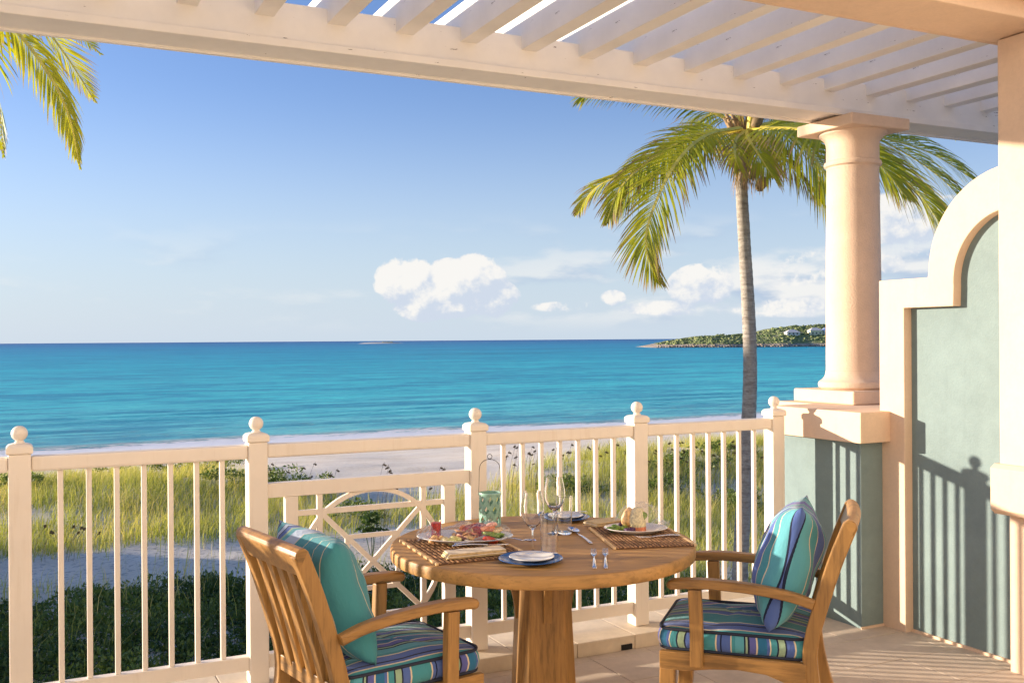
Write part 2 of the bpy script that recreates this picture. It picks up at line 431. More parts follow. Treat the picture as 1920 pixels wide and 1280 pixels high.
def sandm():
    m, t, b = newmat('beach_sand')
    v = geo_pos(t); sp = nd(t, 'ShaderNodeSeparateXYZ'); t.links.new(v, sp.inputs[0])
    n1 = noi(t, v, 0.5, 7, 0.6); n2 = noi(t, v, 7, 6, 0.7); n3 = noi(t, v, 60, 3)
    col = ramp(t, mth(t, 'ADD', mth(t, 'MULTIPLY', n1, 0.5), mth(t, 'MULTIPLY', n2, 0.5)), [(0.36, (0.76, 0.64, 0.48)), (0.52, (0.92, 0.82, 0.66)), (0.65, (0.95, 0.87, 0.73))])
    # damp sand along the water's edge
    wob = mth(t, 'ADD', sp.outputs[1], mth(t, 'MULTIPLY', noi(t, geo_pos(t, (0.1, 0.1, 1)), 1.0, 4), 4.0))
    wet = smooth(t, wob, SHORE-2.5, SHORE+1.0)
    col = mixc(t, mth(t, 'MULTIPLY', wet, 0.35), col, (0.62, 0.55, 0.44))
    # litter and dark humus among the plants, thinning out on the open beach
    litter = mth(t, 'MULTIPLY', smooth(t, n2, 0.50, 0.62), smooth(t, sp.outputs[1], 32, 26))
    col = mixc(t, mth(t, 'MULTIPLY', litter, 0.5), col, (0.20, 0.15, 0.09))
    t.links.new(col, b.inputs['Base Color']); b.inputs['Roughness'].default_value = 1.0; b.inputs['Specular IOR Level'].default_value = 0.0
    bump(t, b, mth(t, 'ADD', mth(t, 'MULTIPLY', n2, 1.0), mth(t, 'MULTIPLY', n3, 0.15)), 0.35, 0.05); return m
M['sand'] = sandm()
g = link('ground', smoothme(npmesh('ground', np.stack([GX.ravel(), GY.ravel(), GZ.ravel()], 1), gridfaces(len(gx), len(gy)))), M['sand'])
tag(g, 'pale sand of the dune and beach below the terrace', kind='structure')

# ------------------------------------------------------------------ sea
def seam():
    m, t, b = newmat('sea_water')
    v = geo_pos(t); sp = nd(t, 'ShaderNodeSeparateXYZ'); t.links.new(v, sp.inputs[0])
    Y = mth(t, 'ADD', sp.outputs[1], 5.5)
    lg = mth(t, 'LOGARITHM', mth(t, 'MAXIMUM', mth(t, 'SUBTRACT', Y, 61.0), 1.0), 10.0)   # 1.0 shore .. 4.4 far
    patch = noi(t, geo_pos(t, (0.006, 0.016, 1)), 1.0, 5, 0.6)
    tiny = noi(t, geo_pos(t, (0.5, 1.8, 1)), 1.0, 6, 0.7)
    lg2 = mth(t, 'ADD', lg, mth(t, 'MULTIPLY', mth(t, 'SUBTRACT', patch, 0.5), 0.55))
    f = mth(t, 'DIVIDE', lg2, 4.4)
    col = ramp(t, f, [(0.20, (0.55, 0.92, 0.84)), (0.30, (0.26, 0.86, 0.80)), (0.42, (0.10, 0.82, 0.80)), (0.54, (0.030, 0.68, 0.72)), (0.66, (0.012, 0.50, 0.64)), (0.78, (0.008, 0.30, 0.54)), (0.93, (0.006, 0.15, 0.40))])
    # dark weed beds; shading of wave faces and ripples painted into the colour
    st = noi(t, geo_pos(t, (0.035, 0.22, 1)), 1.0, 6, 0.65)
    weed = smooth(t, noi(t, geo_pos(t, (0.004, 0.012, 1)), 1.0, 5, 0.6), 0.56, 0.70)
    rp = mth(t, 'ADD', mth(t, 'MULTIPLY', noi(t, geo_pos(t, (0.09, 0.36, 1)), 1.0, 9, 0.75), 0.55), mth(t, 'MULTIPLY', noi(t, geo_pos(t, (0.018, 0.06, 1)), 1.0, 10, 0.8), 0.45))
    col = mixc(t, mth(t, 'MULTIPLY', smooth(t, rp, 0.535, 0.455), 0.8), col, mixc(t, 1.0, col, (0.25, 0.52, 0.70), 'MULTIPLY'))
    col = mixc(t, mth(t, 'MULTIPLY', smooth(t, st, 0.44, 0.60), 0.38), col, mixc(t, 1.0, col, (0.45, 0.62, 0.75), 'MULTIPLY'))
    col = mixc(t, mth(t, 'MULTIPLY', weed, 0.45), col, (0.006, 0.10, 0.20))
    col = mixc(t, mth(t, 'MULTIPLY', smooth(t, tiny, 0.56, 0.42), 0.5), col, mixc(t, 1.0, col, (0.35, 0.62, 0.80), 'MULTIPLY'))
    # foam at the wave line
    fw = noi(t, geo_pos(t, (0.06, 0.22, 1)), 1.0, 6, 0.6); ff = noi(t, geo_pos(t, (0.8, 2.6, 1)), 1.0, 7, 0.75)
    d = mth(t, 'ADD', Y, mth(t, 'MULTIPLY', mth(t, 'SUBTRACT', fw, 0.5), 9.0))
    lace = mth(t, 'ADD', ff, mth(t, 'MULTIPLY', smooth(t, d, 82.5, 78.0), 0.25))
    band1 = mth(t, 'MULTIPLY', smooth(t, d, 84.5, 80.5), smooth(t, lace, 0.52, 0.62))

    band2 = mth(t, 'MULTIPLY', mth(t, 'MULTIPLY', smooth(t, d, 76, 79), smooth(t, d, 85, 81)), smooth(t, ff, 0.42, 0.60))
    band3 = mth(t, 'MULTIPLY', mth(t, 'MULTIPLY', smooth(t, d, 84, 87), smooth(t, d, 98, 90)), smooth(t, ff, 0.54, 0.70))
    foam = mth(t, 'MAXIMUM', band1, mth(t, 'MAXIMUM', band2, mth(t, 'MULTIPLY', band3, 0.6)))
    col = mixc(t, foam, col, (0.95, 0.95, 0.93))
    t.links.new(col, b.inputs['Base Color'])
    t.links.new(mth(t, 'ADD', 0.35, mth(t, 'MULTIPLY', foam, 0.5)), b.inputs['Roughness'])
    b.inputs['IOR'].default_value = 1.33; b.inputs['Specular IOR Level'].default_value = 0.12
    w1 = noi(t, geo_pos(t, (0.35, 1.3, 1)), 1.0, 8, 0.68)
    w2 = noi(t, geo_pos(t, (0.05, 0.22, 1)), 1.0, 4, 0.6)
    hh = mth(t, 'ADD', mth(t, 'MULTIPLY', w1, 0.7), mth(t, 'MULTIPLY', w2, mth(t, 'MULTIPLY', smooth(t, Y, 85, 180), 1.4)))
    bump(t, b, mth(t, 'MULTIPLY', hh, mth(t, 'SUBTRACT', 1.0, mth(t, 'MULTIPLY', foam, 0.6))), 1.0, 0.8)
    return m
M['sea'] = seam()
sy = np.array(list(axis([(SHORE-8, 110, 0.45), (110, 200, 2.0), (200, 600, 14)]))+[1000, 2000, 4500, 10000, 20000, 42000])
sx = np.array([-40000, -15000, -5000, -1500, -500, -200]+list(axis([(-90, -15, 4), (-15, 100, 1.0), (100, 260, 5)]))+[500, 1500, 5000, 15000, 40000])
SX, SY = np.meshgrid(sx, sy)
wob = vnoise(SX*0.25, SY, 0.10, 8)
amp = np.clip((SY-SHORE+2)/8, 0, 1)*np.clip((260-SY)/160, 0, 1)*0.06*np.clip((SY-76)/12, 0.1, 1)
SZ = WATER+amp*np.sin(SY*0.85+wob*4.0+0.04*SX)+amp*0.5*np.sin(SY*1.9+wob*7-0.1*SX)
crest = 0.02*np.exp(-((SY-(76.5+4*wob))/1.0)**2)+0.02*np.exp(-((SY-(84.0+6*wob))/1.0)**2)
SZ += crest*np.clip((SY-SHORE)/4, 0, 1)
s = link('sea', smoothme(npmesh('sea', np.stack([SX.ravel(), SY.ravel(), SZ.ravel()], 1), gridfaces(len(sx), len(sy)))), M['sea'])
tag(s, 'turquoise sea with a white wave line on the beach', kind='structure')

# ------------------------------------------------------------------ headland, its houses, the islet
def hill_h(px_u):      # skyline height above water, along the headland (u metres east of its tip)
    pass
HD = ray(1234, 650); hd_tip = at_d(1234, 650, 800); hd_tip.z = WATER
hdir = (at_d(1556, 650, 800)-at_d(1234, 650, 800)); hdir.z = 0; hdir.normalize()
hback = Vector((-hdir.y, hdir.x, 0));
if hback.y < 0: hback = -hback
nu, nv = 150, 34
U = np.linspace(-2, 330, nu); Vv = np.linspace(0, 150, nv); UU, VV = np.meshgrid(U, Vv)
sky = np.interp(U, [-2, 0, 12, 30, 47, 72, 95, 112, 135, 200, 330], [-1, 0.6, 3.0, 6.5, 9.0, 9.8, 11.8, 15.5, 17.3, 20, 24])
prof = np.interp(Vv, [0, 1.5, 5, 16, 34, 60, 110, 150], [0, 0.16, 0.22, 0.45, 0.72, 1.0, 1.0, 0.4])
HZ = sky[None, :]*prof[:, None]
HZ = HZ+np.clip(HZ/4, 0, 1)*(0.9*vnoise(UU, VV, 0.09, 4)+0.7*vnoise(UU, VV, 0.3, 5))+np.exp(-(VV/4)**2)*0.7*np.abs(vnoise(UU, VV, 0.7, 6))
shift = 9*np.clip(VV*0+1, 0, 1)*vnoise(UU, UU*0, 0.03, 9)*np.exp(-UU*0)
HP = np.stack([hd_tip.x+UU*hdir.x+(VV+shift)*hback.x, hd_tip.y+UU*hdir.y+(VV+shift)*hback.y, WATER-0.2+HZ], 2).reshape(-1, 3)
def hillm():
    m, t, b = newmat('headland_ground')
    v = geo_pos(t); sp = nd(t, 'ShaderNodeSeparateXYZ'); t.links.new(v, sp.inputs[0])
    n1 = noi(t, v, 0.12, 6, 0.6); n2 = noi(t, v, 0.7, 5, 0.7)
    veg = ramp(t, mth(t, 'ADD', mth(t, 'MULTIPLY', n1, 0.5), mth(t, 'MULTIPLY', n2, 0.5)), [(0.35, (0.10, 0.15, 0.05)), (0.5, (0.24, 0.28, 0.10)), (0.65, (0.46, 0.43, 0.26))])
    rock = ramp(t, n2, [(0.35, (0.16, 0.12, 0.09)), (0.55, (0.58, 0.48, 0.36)), (0.7, (0.80, 0.70, 0.55))])
    h = mth(t, 'ADD', sp.outputs[2], mth(t, 'MULTIPLY', mth(t, 'SUBTRACT', n2, 0.5), 2.5))
    col = mixc(t, smooth(t, h, WATER+3.4, WATER+2.2), veg, rock)
    t.links.new(col, b.inputs['Base Color']); b.inputs['Roughness'].default_value = 0.95
    bump(t, b, n2, 0.9, 1.0); return m
M['hill'] = hillm()
h = link('headland', smoothme(npmesh('headland', HP, gridfaces(nu, nv))), M['hill']); tag(h, 'low rocky headland covered in green scrub across the bay', kind='structure')

def clumps(name, P, S, mat, tone, sub=1, squash=0.75, jitter=0.25):
    """many small ragged leafy lumps as ONE mesh"""
    bm = bmesh.new(); bmesh.ops.create_icosphere(bm, subdivisions=sub, radius=1)
    bv = np.array([v.co[:] for v in bm.verts]); bf = np.array([[v.index for v in f.verts] for f in bm.faces]); bm.free()
    n, k = len(P), len(bv)
    W = bv[None]*(1+jitter*rng.standard_normal((n, k, 1)))
    W = W*S[:, None, None]*np.array([1, 1, squash])+P[:, None, :]
    F = (bf[None]+np.arange(n)[:, None, None]*k).reshape(-1, 3)
    c = np.zeros((n, k, 3)); c[:, :, 0] = tone[:, None]; c[:, :, 1] = 0
    return link(name, npmesh(name, W.reshape(-1, 3), F, c.reshape(-1, 3)), mat)
M['scrub'] = leafm('scrub_leaf', (0.09, 0.15, 0.05), (0.40, 0.43, 0.17), (0.4, 0.3, 0.15), 0.1, 0.9)
n = 3800
u = rng.uniform(3, 320, n)*1.0; vq = rng.uniform(4, 70, n)
iu = np.clip(np.searchsorted(U, u), 0, nu-1); iv = np.clip(np.searchsorted(Vv, vq), 0, nv-1)
hp = HP.reshape(nv, nu, 3)[iv, iu]; keep = hp[:, 2] > WATER+2.3; hp = hp[keep]
sc = rng.uniform(0.3, 1.0, len(hp))**1.5*1.5+0.15
tag(clumps('headland_scrub', hp, sc, M['scrub'], rng.uniform(0, 1, len(hp))**1.4), 'green scrub covering the far headland', 'scrub', kind='stuff')
M['rock'] = plain('shore_rock', (0.36, 0.29, 0.21), 0.95, 0, 0.55, 0.6)
n = 900; u = rng.uniform(0, 320, n); vq = np.abs(rng.normal(0, 2.2, n)); iu = np.clip(np.searchsorted(U, u), 0, nu-1)
rp = HP.reshape(nv, nu, 3)[0, iu]+np.stack([hback.x*vq, hback.y*vq, 0.4+0.35*vq], 1)
tag(clumps('shore_rocks', rp, rng.uniform(0.3, 1.1, n), M['rock'], np.zeros(n), 1, 0.7, 0.3), 'pale and brown rocks along the foot of the headland', 'rocks', kind='stuff')

M['housewall'] = plain('pale_house_wall', (0.78, 0.74, 0.50), 0.8); M['houseroof'] = plain('pale_house_roof', (0.72, 0.68, 0.62), 0.8)
M['housewhite'] = plain('white_house_wall', (0.78, 0.76, 0.68), 0.8); M['houseblue'] = plain('blue_grey_roof', (0.45, 0.55, 0.75), 0.8)
M['pane'] = plain('dark_window_glass', (0.05, 0.06, 0.07), 0.1)
def far_house(px, py, w, hgt, wm, rm, label, pitch=0.55):
    d = 830.0; base = at_d(px, py, d); base.z -= 0.6
    t = empty('house', base, math.atan2(hdir.y, hdir.x)); tag(t, label, 'house', 'houses on the headland')
    dd = 9.0
    box('wall', (-w/2, -dd/2, -1.5), (w/2, dd/2, hgt), wm, t)
    o = 0.7; rv = [(-w/2-o, -dd/2-o, hgt), (w/2+o, -dd/2-o, hgt), (w/2+o, dd/2+o, hgt), (-w/2-o, dd/2+o, hgt), (-w/5, 0, hgt+dd/2*pitch), (w/5, 0, hgt+dd/2*pitch)]
    link('roof', pydata('roof', rv, [(0, 1, 5, 4), (1, 2, 5), (2, 3, 4, 5), (3, 0, 4), (3, 2, 1, 0)]), rm, t)
    sgn = -1 if (Matrix.Rotation(math.atan2(hdir.y, hdir.x), 3, 'Z') @ Vector((0, -1, 0))).dot(_f) < 0 else 1
    yy = sgn*(dd/2)
    for i in range(3):
        x = (-0.3+0.3*i)*w
        box('window', (x-0.6, min(yy, yy+sgn*0.06), 0.7), (x+0.6, max(yy, yy+sgn*0.06), 2.0), M['pane'], t)
far_house(1485, 627, 10.5, 2.3, M['housewhite'], M['houseroof'], 'small off-white house with pale hip roof on the headland slope, nearer the palm trunk')
far_house(1528, 626.0, 10.0, 3.4, M['housewall'], M['houseroof'], 'pale yellow house with white roof on the headland, left of the blue-roofed one')
far_house(1549, 626, 6.5, 3.4, M['housewhite'], M['houseblue'], 'small blue-roofed house on the headland, half behind the stone column')

ip = at_d(714, 641, 2600); ip.z = WATER
a = np.linspace(0, 2*math.pi, 40, endpoint=False); vs = [(0, 0, 3.2)]; fs = []
for r, z in ((0.35, 3.0), (0.7, 2.0), (1.0, -0.5)):
    for q in a: vs.append((62*r*math.cos(q)*(1+0.1*math.sin(3*q)), 30*r*math.sin(q), z+0.6*noise.noise((q*2, r*3, 0))))
for i in range(40):
    fs.append((0, 1+i, 1+(i+1) % 40))
    for k in range(2): fs.append((1+k*40+i, 1+(k+1)*40+i, 1+(k+1)*40+(i+1) % 40, 1+k*40+(i+1) % 40))
isl = link('sandbar_island', pydata('sandbar_island', vs, fs, True), M['sand'], None, ip, (0, 0, -TH)); tag(isl, 'tiny pale sandbar island on the horizon', kind='structure')
n = 60; pp = np.stack([rng.uniform(5, 30, n), rng.uniform(-6, 6, n), np.full(n, 3.2)], 1)
rm_ = np.array([[math.cos(-TH), -math.sin(-TH), 0], [math.sin(-TH), math.cos(-TH), 0], [0, 0, 1]]); pp = pp@rm_.T+np.array(ip[:])
tag(clumps('island_scrub', pp, rng.uniform(0.8, 2, n), M['scrub'], rng.uniform(0.4, 1, n)), 'low scrub on top of the tiny island on the horizon', 'scrub', kind='stuff')

# ------------------------------------------------------------------ dune grass, sea oats, shrubs
def blades(name, P, H, lean, wid, mat, tone, tip):
    n = len(P); an = rng.uniform(0, 2*math.pi, n); fa = rng.uniform(0, 2*math.pi, n)
    sdv = np.stack([np.cos(fa), np.sin(fa), 0*fa], 1); ld = np.stack([np.cos(an), np.sin(an), 0*an], 1)
    ld[:, 0] += 0.5; L = lean*rng.uniform(0.3, 1.3, n)
    w = (wid*rng.uniform(0.7, 1.3, n))[:, None]
    z = np.array([0, 0, 1.0])[None]
    p1 = P+z*(H*0.55)[:, None]+ld*(L*H*0.28)[:, None]
    p2 = P+z*(H*0.95)[:, None]+ld*(L*H)[:, None]
    V = np.stack([P-sdv*w, P+sdv*w, p1+sdv*w*0.8, p1-sdv*w*0.8, p2], 1)
    base = np.arange(n)[:, None]*5
    F = np.concatenate([base+np.array([[0, 1, 2]]), base+np.array([[0, 2, 3]]), base+np.array([[3, 2, 4]])], 0)
    c = np.zeros((n, 5, 3)); c[:, :, 0] = tone[:, None]; c[:, 4, 1] = tip; c[:, 2:4, 1] = tip*0.25
    st = rng.uniform(0, 1, n) < np.clip(0.16+0.5*vnoise(P[:, 0], P[:, 1], 0.4, 51), 0.03, 0.6); c[st, :, 1] = rng.uniform(0.5, 1, st.sum())[:, None]
    return link(name, npmesh(name, V.reshape(-1, 3), F, c.reshape(-1, 3)), mat)
M['grass'] = leafm('dune_grass', (0.17, 0.25, 0.035), (0.52, 0.54, 0.11), (0.74, 0.60, 0.30), 0.42, 0.7)
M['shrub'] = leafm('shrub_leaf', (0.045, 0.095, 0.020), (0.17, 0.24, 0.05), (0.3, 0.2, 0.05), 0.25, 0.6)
def inview(x, y, pad=1.5):
    d = x*_f.x+y*_f.y; s_ = x*_r0.x+y*_r0.y
    return (d > 4) & (np.abs(s_) < 0.53*d+pad)
def yfar(x): return np.interp(x, [-6, 4, 6.5, 9, 13, 17, 27, 40, 70], [39, 40, 36.5, 28.5, 28.5, 33, 35, 35, 36])
def sandpatch(x, y):      # 1 where bare sand shows among the plants
    a = np.exp(-((x-3.6)/4.8)**2-((y-(22.6-0.05*x))/2.0)**2)*1.5
    b = np.exp(-((x-8.3)/1.2)**2-((y-21.5)/3.5)**2)*1.1+np.exp(-((x-7.2)/2.2)**2-((y-13.0)/1.3)**2)*0.8
    c = np.exp(-((x-19)/1.8)**2-((y-24)/1.3)**2)*0.9+np.exp(-((x-8)/1.5)**2-((y-27)/1)**2)*0.8
    return a+b+c
n = 560000
x = rng.uniform(-3, 48, n); y = rng.uniform(8, 42, n)
k = inview(x, y); x, y = x[k], y[k]
den = np.clip((yfar(x)+2.0*vnoise(x, y, 0.3, 21)-y)/1.6, 0, 1)
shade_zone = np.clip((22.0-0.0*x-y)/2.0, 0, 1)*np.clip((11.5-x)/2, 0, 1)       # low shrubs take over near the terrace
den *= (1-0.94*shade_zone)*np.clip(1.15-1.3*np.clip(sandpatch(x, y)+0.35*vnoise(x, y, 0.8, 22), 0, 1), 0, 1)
dd = np.hypot(x, y); den *= np.clip(0.25+dd/38, 0.3, 1.0)*(0.55+0.45*np.clip(vnoise(x, y, 0.45, 23)*2+0.6, 0, 1))
k = rng.uniform(0, 1, len(x)) < den; x, y = x[k], y[k]
z = ground_z(x, y); tone = np.clip(0.55+0.9*vnoise(x, y, 0.25, 24)+0.25*rng.standard_normal(len(x)), 0, 1)
tone *= np.where((x > 12) & (y > 28), 0.75, 1)
bare = vnoise(x, y, 0.75, 41)+0.5*vnoise(x, y, 0.2, 42); kk = rng.uniform(-0.1, 0.25, len(x)) > bare-0.16-0.16*np.clip((x-12)/5, 0, 1); x, y, z, tone = x[kk], y[kk], z[kk], tone[kk]
H = rng.uniform(0.0, 1.0, len(x))**1.6*0.50+0.14*(0.8+0.5*np.clip(vnoise(x, y, 0.3, 25)+0.5, 0, 1))
print('grass blades', len(x))
tag(blades('dune_grass', np.stack([x, y, z-0.03], 1), H, 0.5, 0.0062, M['grass'], tone, 0.6), 'sunlit yellow-green dune grass between the terrace and the beach', 'grass', kind='stuff')

n = 5200; x = rng.uniform(-3, 44, n); y = rng.uniform(16, 41, n); k = inview(x, y) & (y < yfar(x)+0.6) & (vnoise(x, y, 0.35, 61) > -0.05); x, y = x[k], y[k]
tag(blades('dead_stalks', np.stack([x, y, ground_z(x, y)-0.02], 1), rng.uniform(0.3, 0.95, len(x)), 0.35, 0.006, M['grass'], np.full(len(x), 0.9), 1.0), 'dry straw coloured stalks among the dune grass', 'dead grass', kind='stuff')
def leafmass(name, P, S, mat, tone, per=34, leaf=0.05):
    n = len(P); N = n*per
    c = np.repeat(P, per, 0); s_ = np.repeat(S, per)
    d = rng.standard_normal((N, 3)); d /= np.linalg.norm(d, axis=1)[:, None]; d[:, 2] = np.abs(d[:, 2])
    p = c+d*(s_*rng.uniform(0.55, 1.05, N))[:, None]*np.array([1, 1, 0.8])
    a = rng.standard_normal((N, 3)); a /= np.linalg.norm(a, axis=1)[:, None]; a = a*0.6+d*0.7
    b = np.cross(a, rng.standard_normal((N, 3))); b /= np.linalg.norm(b, axis=1)[:, None]; a /= np.linalg.norm(a, axis=1)[:, None]
    l = (leaf*rng.uniform(0.7, 1.4, N))[:, None]
    V = np.stack([p-a*l, p+b*l*0.45, p+a*l, p-b*l*0.45], 1)
    F = np.arange(N)[:, None]*4+np.arange(4)[None]
    cc = np.zeros((N, 4, 3)); cc[:, :, 0] = np.clip(np.repeat(tone, per)+0.25*rng.standard_normal(N), 0, 1)[:, None]
    return link(name, npmesh(name, V.reshape(-1, 3), F, cc.reshape(-1, 3)), mat)
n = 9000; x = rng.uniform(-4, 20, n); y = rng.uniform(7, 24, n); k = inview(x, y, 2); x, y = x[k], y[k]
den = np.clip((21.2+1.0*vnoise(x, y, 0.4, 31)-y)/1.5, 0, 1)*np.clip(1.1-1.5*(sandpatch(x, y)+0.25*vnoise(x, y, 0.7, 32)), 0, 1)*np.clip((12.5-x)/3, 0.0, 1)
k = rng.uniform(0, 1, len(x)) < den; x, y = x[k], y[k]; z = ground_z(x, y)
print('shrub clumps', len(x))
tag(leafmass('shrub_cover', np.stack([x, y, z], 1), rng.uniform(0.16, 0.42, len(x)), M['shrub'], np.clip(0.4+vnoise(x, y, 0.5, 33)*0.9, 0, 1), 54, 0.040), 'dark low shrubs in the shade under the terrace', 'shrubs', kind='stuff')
# greyer bushes on the dune crest
pl = []
for (px, py, d, s_) in ((310, 905, 36, 1.0), (395, 900, 36, 0.8), (30, 930, 31, 1.1), (455, 930, 31, 0.9), (1290, 900, 33, 1.2), (1345, 880, 35, 1.3), (1390, 930, 28, 1.0), (540, 925, 30, 0.8), (1250, 940, 30, 1.0), (660, 940, 27, 0.6), (1060, 930, 30, 0.7)):
    p = at_d(px, py, d)
    for i in range(16):
        q = (p.x+rng.normal(0, 0.75*s_), p.y+rng.normal(0, 0.5)); pl.append((q[0], q[1], float(ground_z(q[0], q[1]))+0.12+rng.uniform(0, 0.25)*s_))
pl = np.array(pl)
tag(leafmass('dune_bushes', pl, rng.uniform(0.2, 0.42, len(pl)), M['shrub'], np.full(len(pl), 0.75), 60, 0.05), 'bushy green scrub scattered through the dune grass', 'bushes', kind='stuff')
# two small dark leafy plants behind the lattice
for (px, py, lab) in ((697, 990, 'small dark leafy plant standing above the grass behind the lattice panel'),):
    p = at_d(px, py, 22.0); p.z = float(ground_z(p.x, p.y)); t = empty('leafy_plant', p); tag(t, lab, 'plant')
    P = np.array([[rng.normal(0, 0.13), rng.normal(0, 0.13), rng.uniform(0.45, 1.0)] for _ in range(14)])
    o = leafmass('foliage', P, rng.uniform(0.08, 0.16, 14), M['shrub'], np.full(14, 0.1), 22, 0.06); o.parent = t
    for i in range(4): bar('stem', (0, 0, -0.05), (rng.normal(0, 0.1), rng.normal(0, 0.1), 0.8), 0.012, 0.012, M['shrub'], t, 0)
M['oat'] = plain('sea_oat_seed', (0.20, 0.135, 0.06), 0.9, 0, 0.3)
def oats():
    spots = []
    for _ in range(70): px = random.uniform(940, 1440); spots.append((px, random.uniform(828, 868)+(px-1200)*-0.03, random.uniform(27, 33)))
    for _ in range(22): spots.append((random.uniform(520, 900), random.uniform(868, 918), random.uniform(23, 28)))
    for _ in range(9): spots.append((random.uniform(395, 560), random.uniform(855, 885), random.uniform(25, 30)))
    for px in (84, 95, 98, 138, 147, 152, 158, 186): spots.append((px, random.uniform(985, 1000), 21.5))
    for px in (200, 262, 300, 330): spots.append((px, random.uniform(838, 870), 30))
    V = []; F = []
    def quad(a, b, w):
        k = len(V); s_ = _r0*w
        V.extend([a-s_, a+s_, b+s_*0.7, b-s_*0.7]); F.append((k, k+1, k+2, k+3))
    for px, py, d in spots:
        top = at_d(px, py, d); gz = float(ground_z(top.x, top.y, False)); base = Vector((top.x-0.10-0.2*random.random(), top.y, gz))
        pts = catmull([base, base.lerp(top, 0.6)+Vector((-0.06, 0, 0.05)), top, top+_r0*(0.05*random.choice((1, 1, -1)) if py < 960 else 0.01)+Vector((0, 0, -0.035 if py < 960 else 0.05))], 9)
        for i in range(9): quad(pts[i], pts[i+1], 0.0042)
        for i in range(26):
            q = pts[-1].lerp(pts[6], i/26*random.uniform(0.9, 1.1)); s_ = random.uniform(0.018, 0.036)
            dv = _r0*random.uniform(-1, 1)*0.6+Vector((0, 0, -1)); 
            a = q+_r0*random.uniform(-0.025, 0.025); bq = a+dv*s_; quad(a, bq, 0.008)
    o = link('sea_oats', pydata('sea_oats', V, F), M['oat']); tag(o, 'brown drooping sea oat seed heads above the dune grass', 'sea oats', kind='stuff')
oats()

# ------------------------------------------------------------------ palms
M['frond'] = leafm('palm_leaflet', (0.20, 0.28, 0.014), (0.58, 0.56, 0.03), (0.36, 0.22, 0.12), 0.38, 0.4)
M['rachis'] = plain('palm_rachis', (0.75, 0.62, 0.10), 0.5, 0, 0.2, 8)
M['fibre'] = plain('palm_fibre', (0.30, 0.20, 0.10), 0.95, 0, 0.45, 20)
M['nut'] = plain('coconut_husk', (0.20, 0.13, 0.05), 0.7, 0, 0.35, 12)
def trunkm():
    m, t, b = newmat('palm_trunk'); v = coords(t, 'Object', (1, 1, 1)); n1 = noi(t, coords(t, 'Object', (2, 2, 14)), 2.2, 6, 0.7); n2 = noi(t, v, 14, 5, 0.7)
    col = ramp(t, mth(t, 'ADD', mth(t, 'MULTIPLY', n1, 0.6), mth(t, 'MULTIPLY', n2, 0.4)), [(0.36, (0.19, 0.165, 0.14)), (0.5, (0.37, 0.33, 0.275)), (0.64, (0.50, 0.46, 0.39))])
    t.links.new(col, b.inputs['Base Color']); b.inputs['Roughness'].default_value = 0.9; bump(t, b, n1, 0.8, 0.02); return m
M['trunk'] = trunkm()
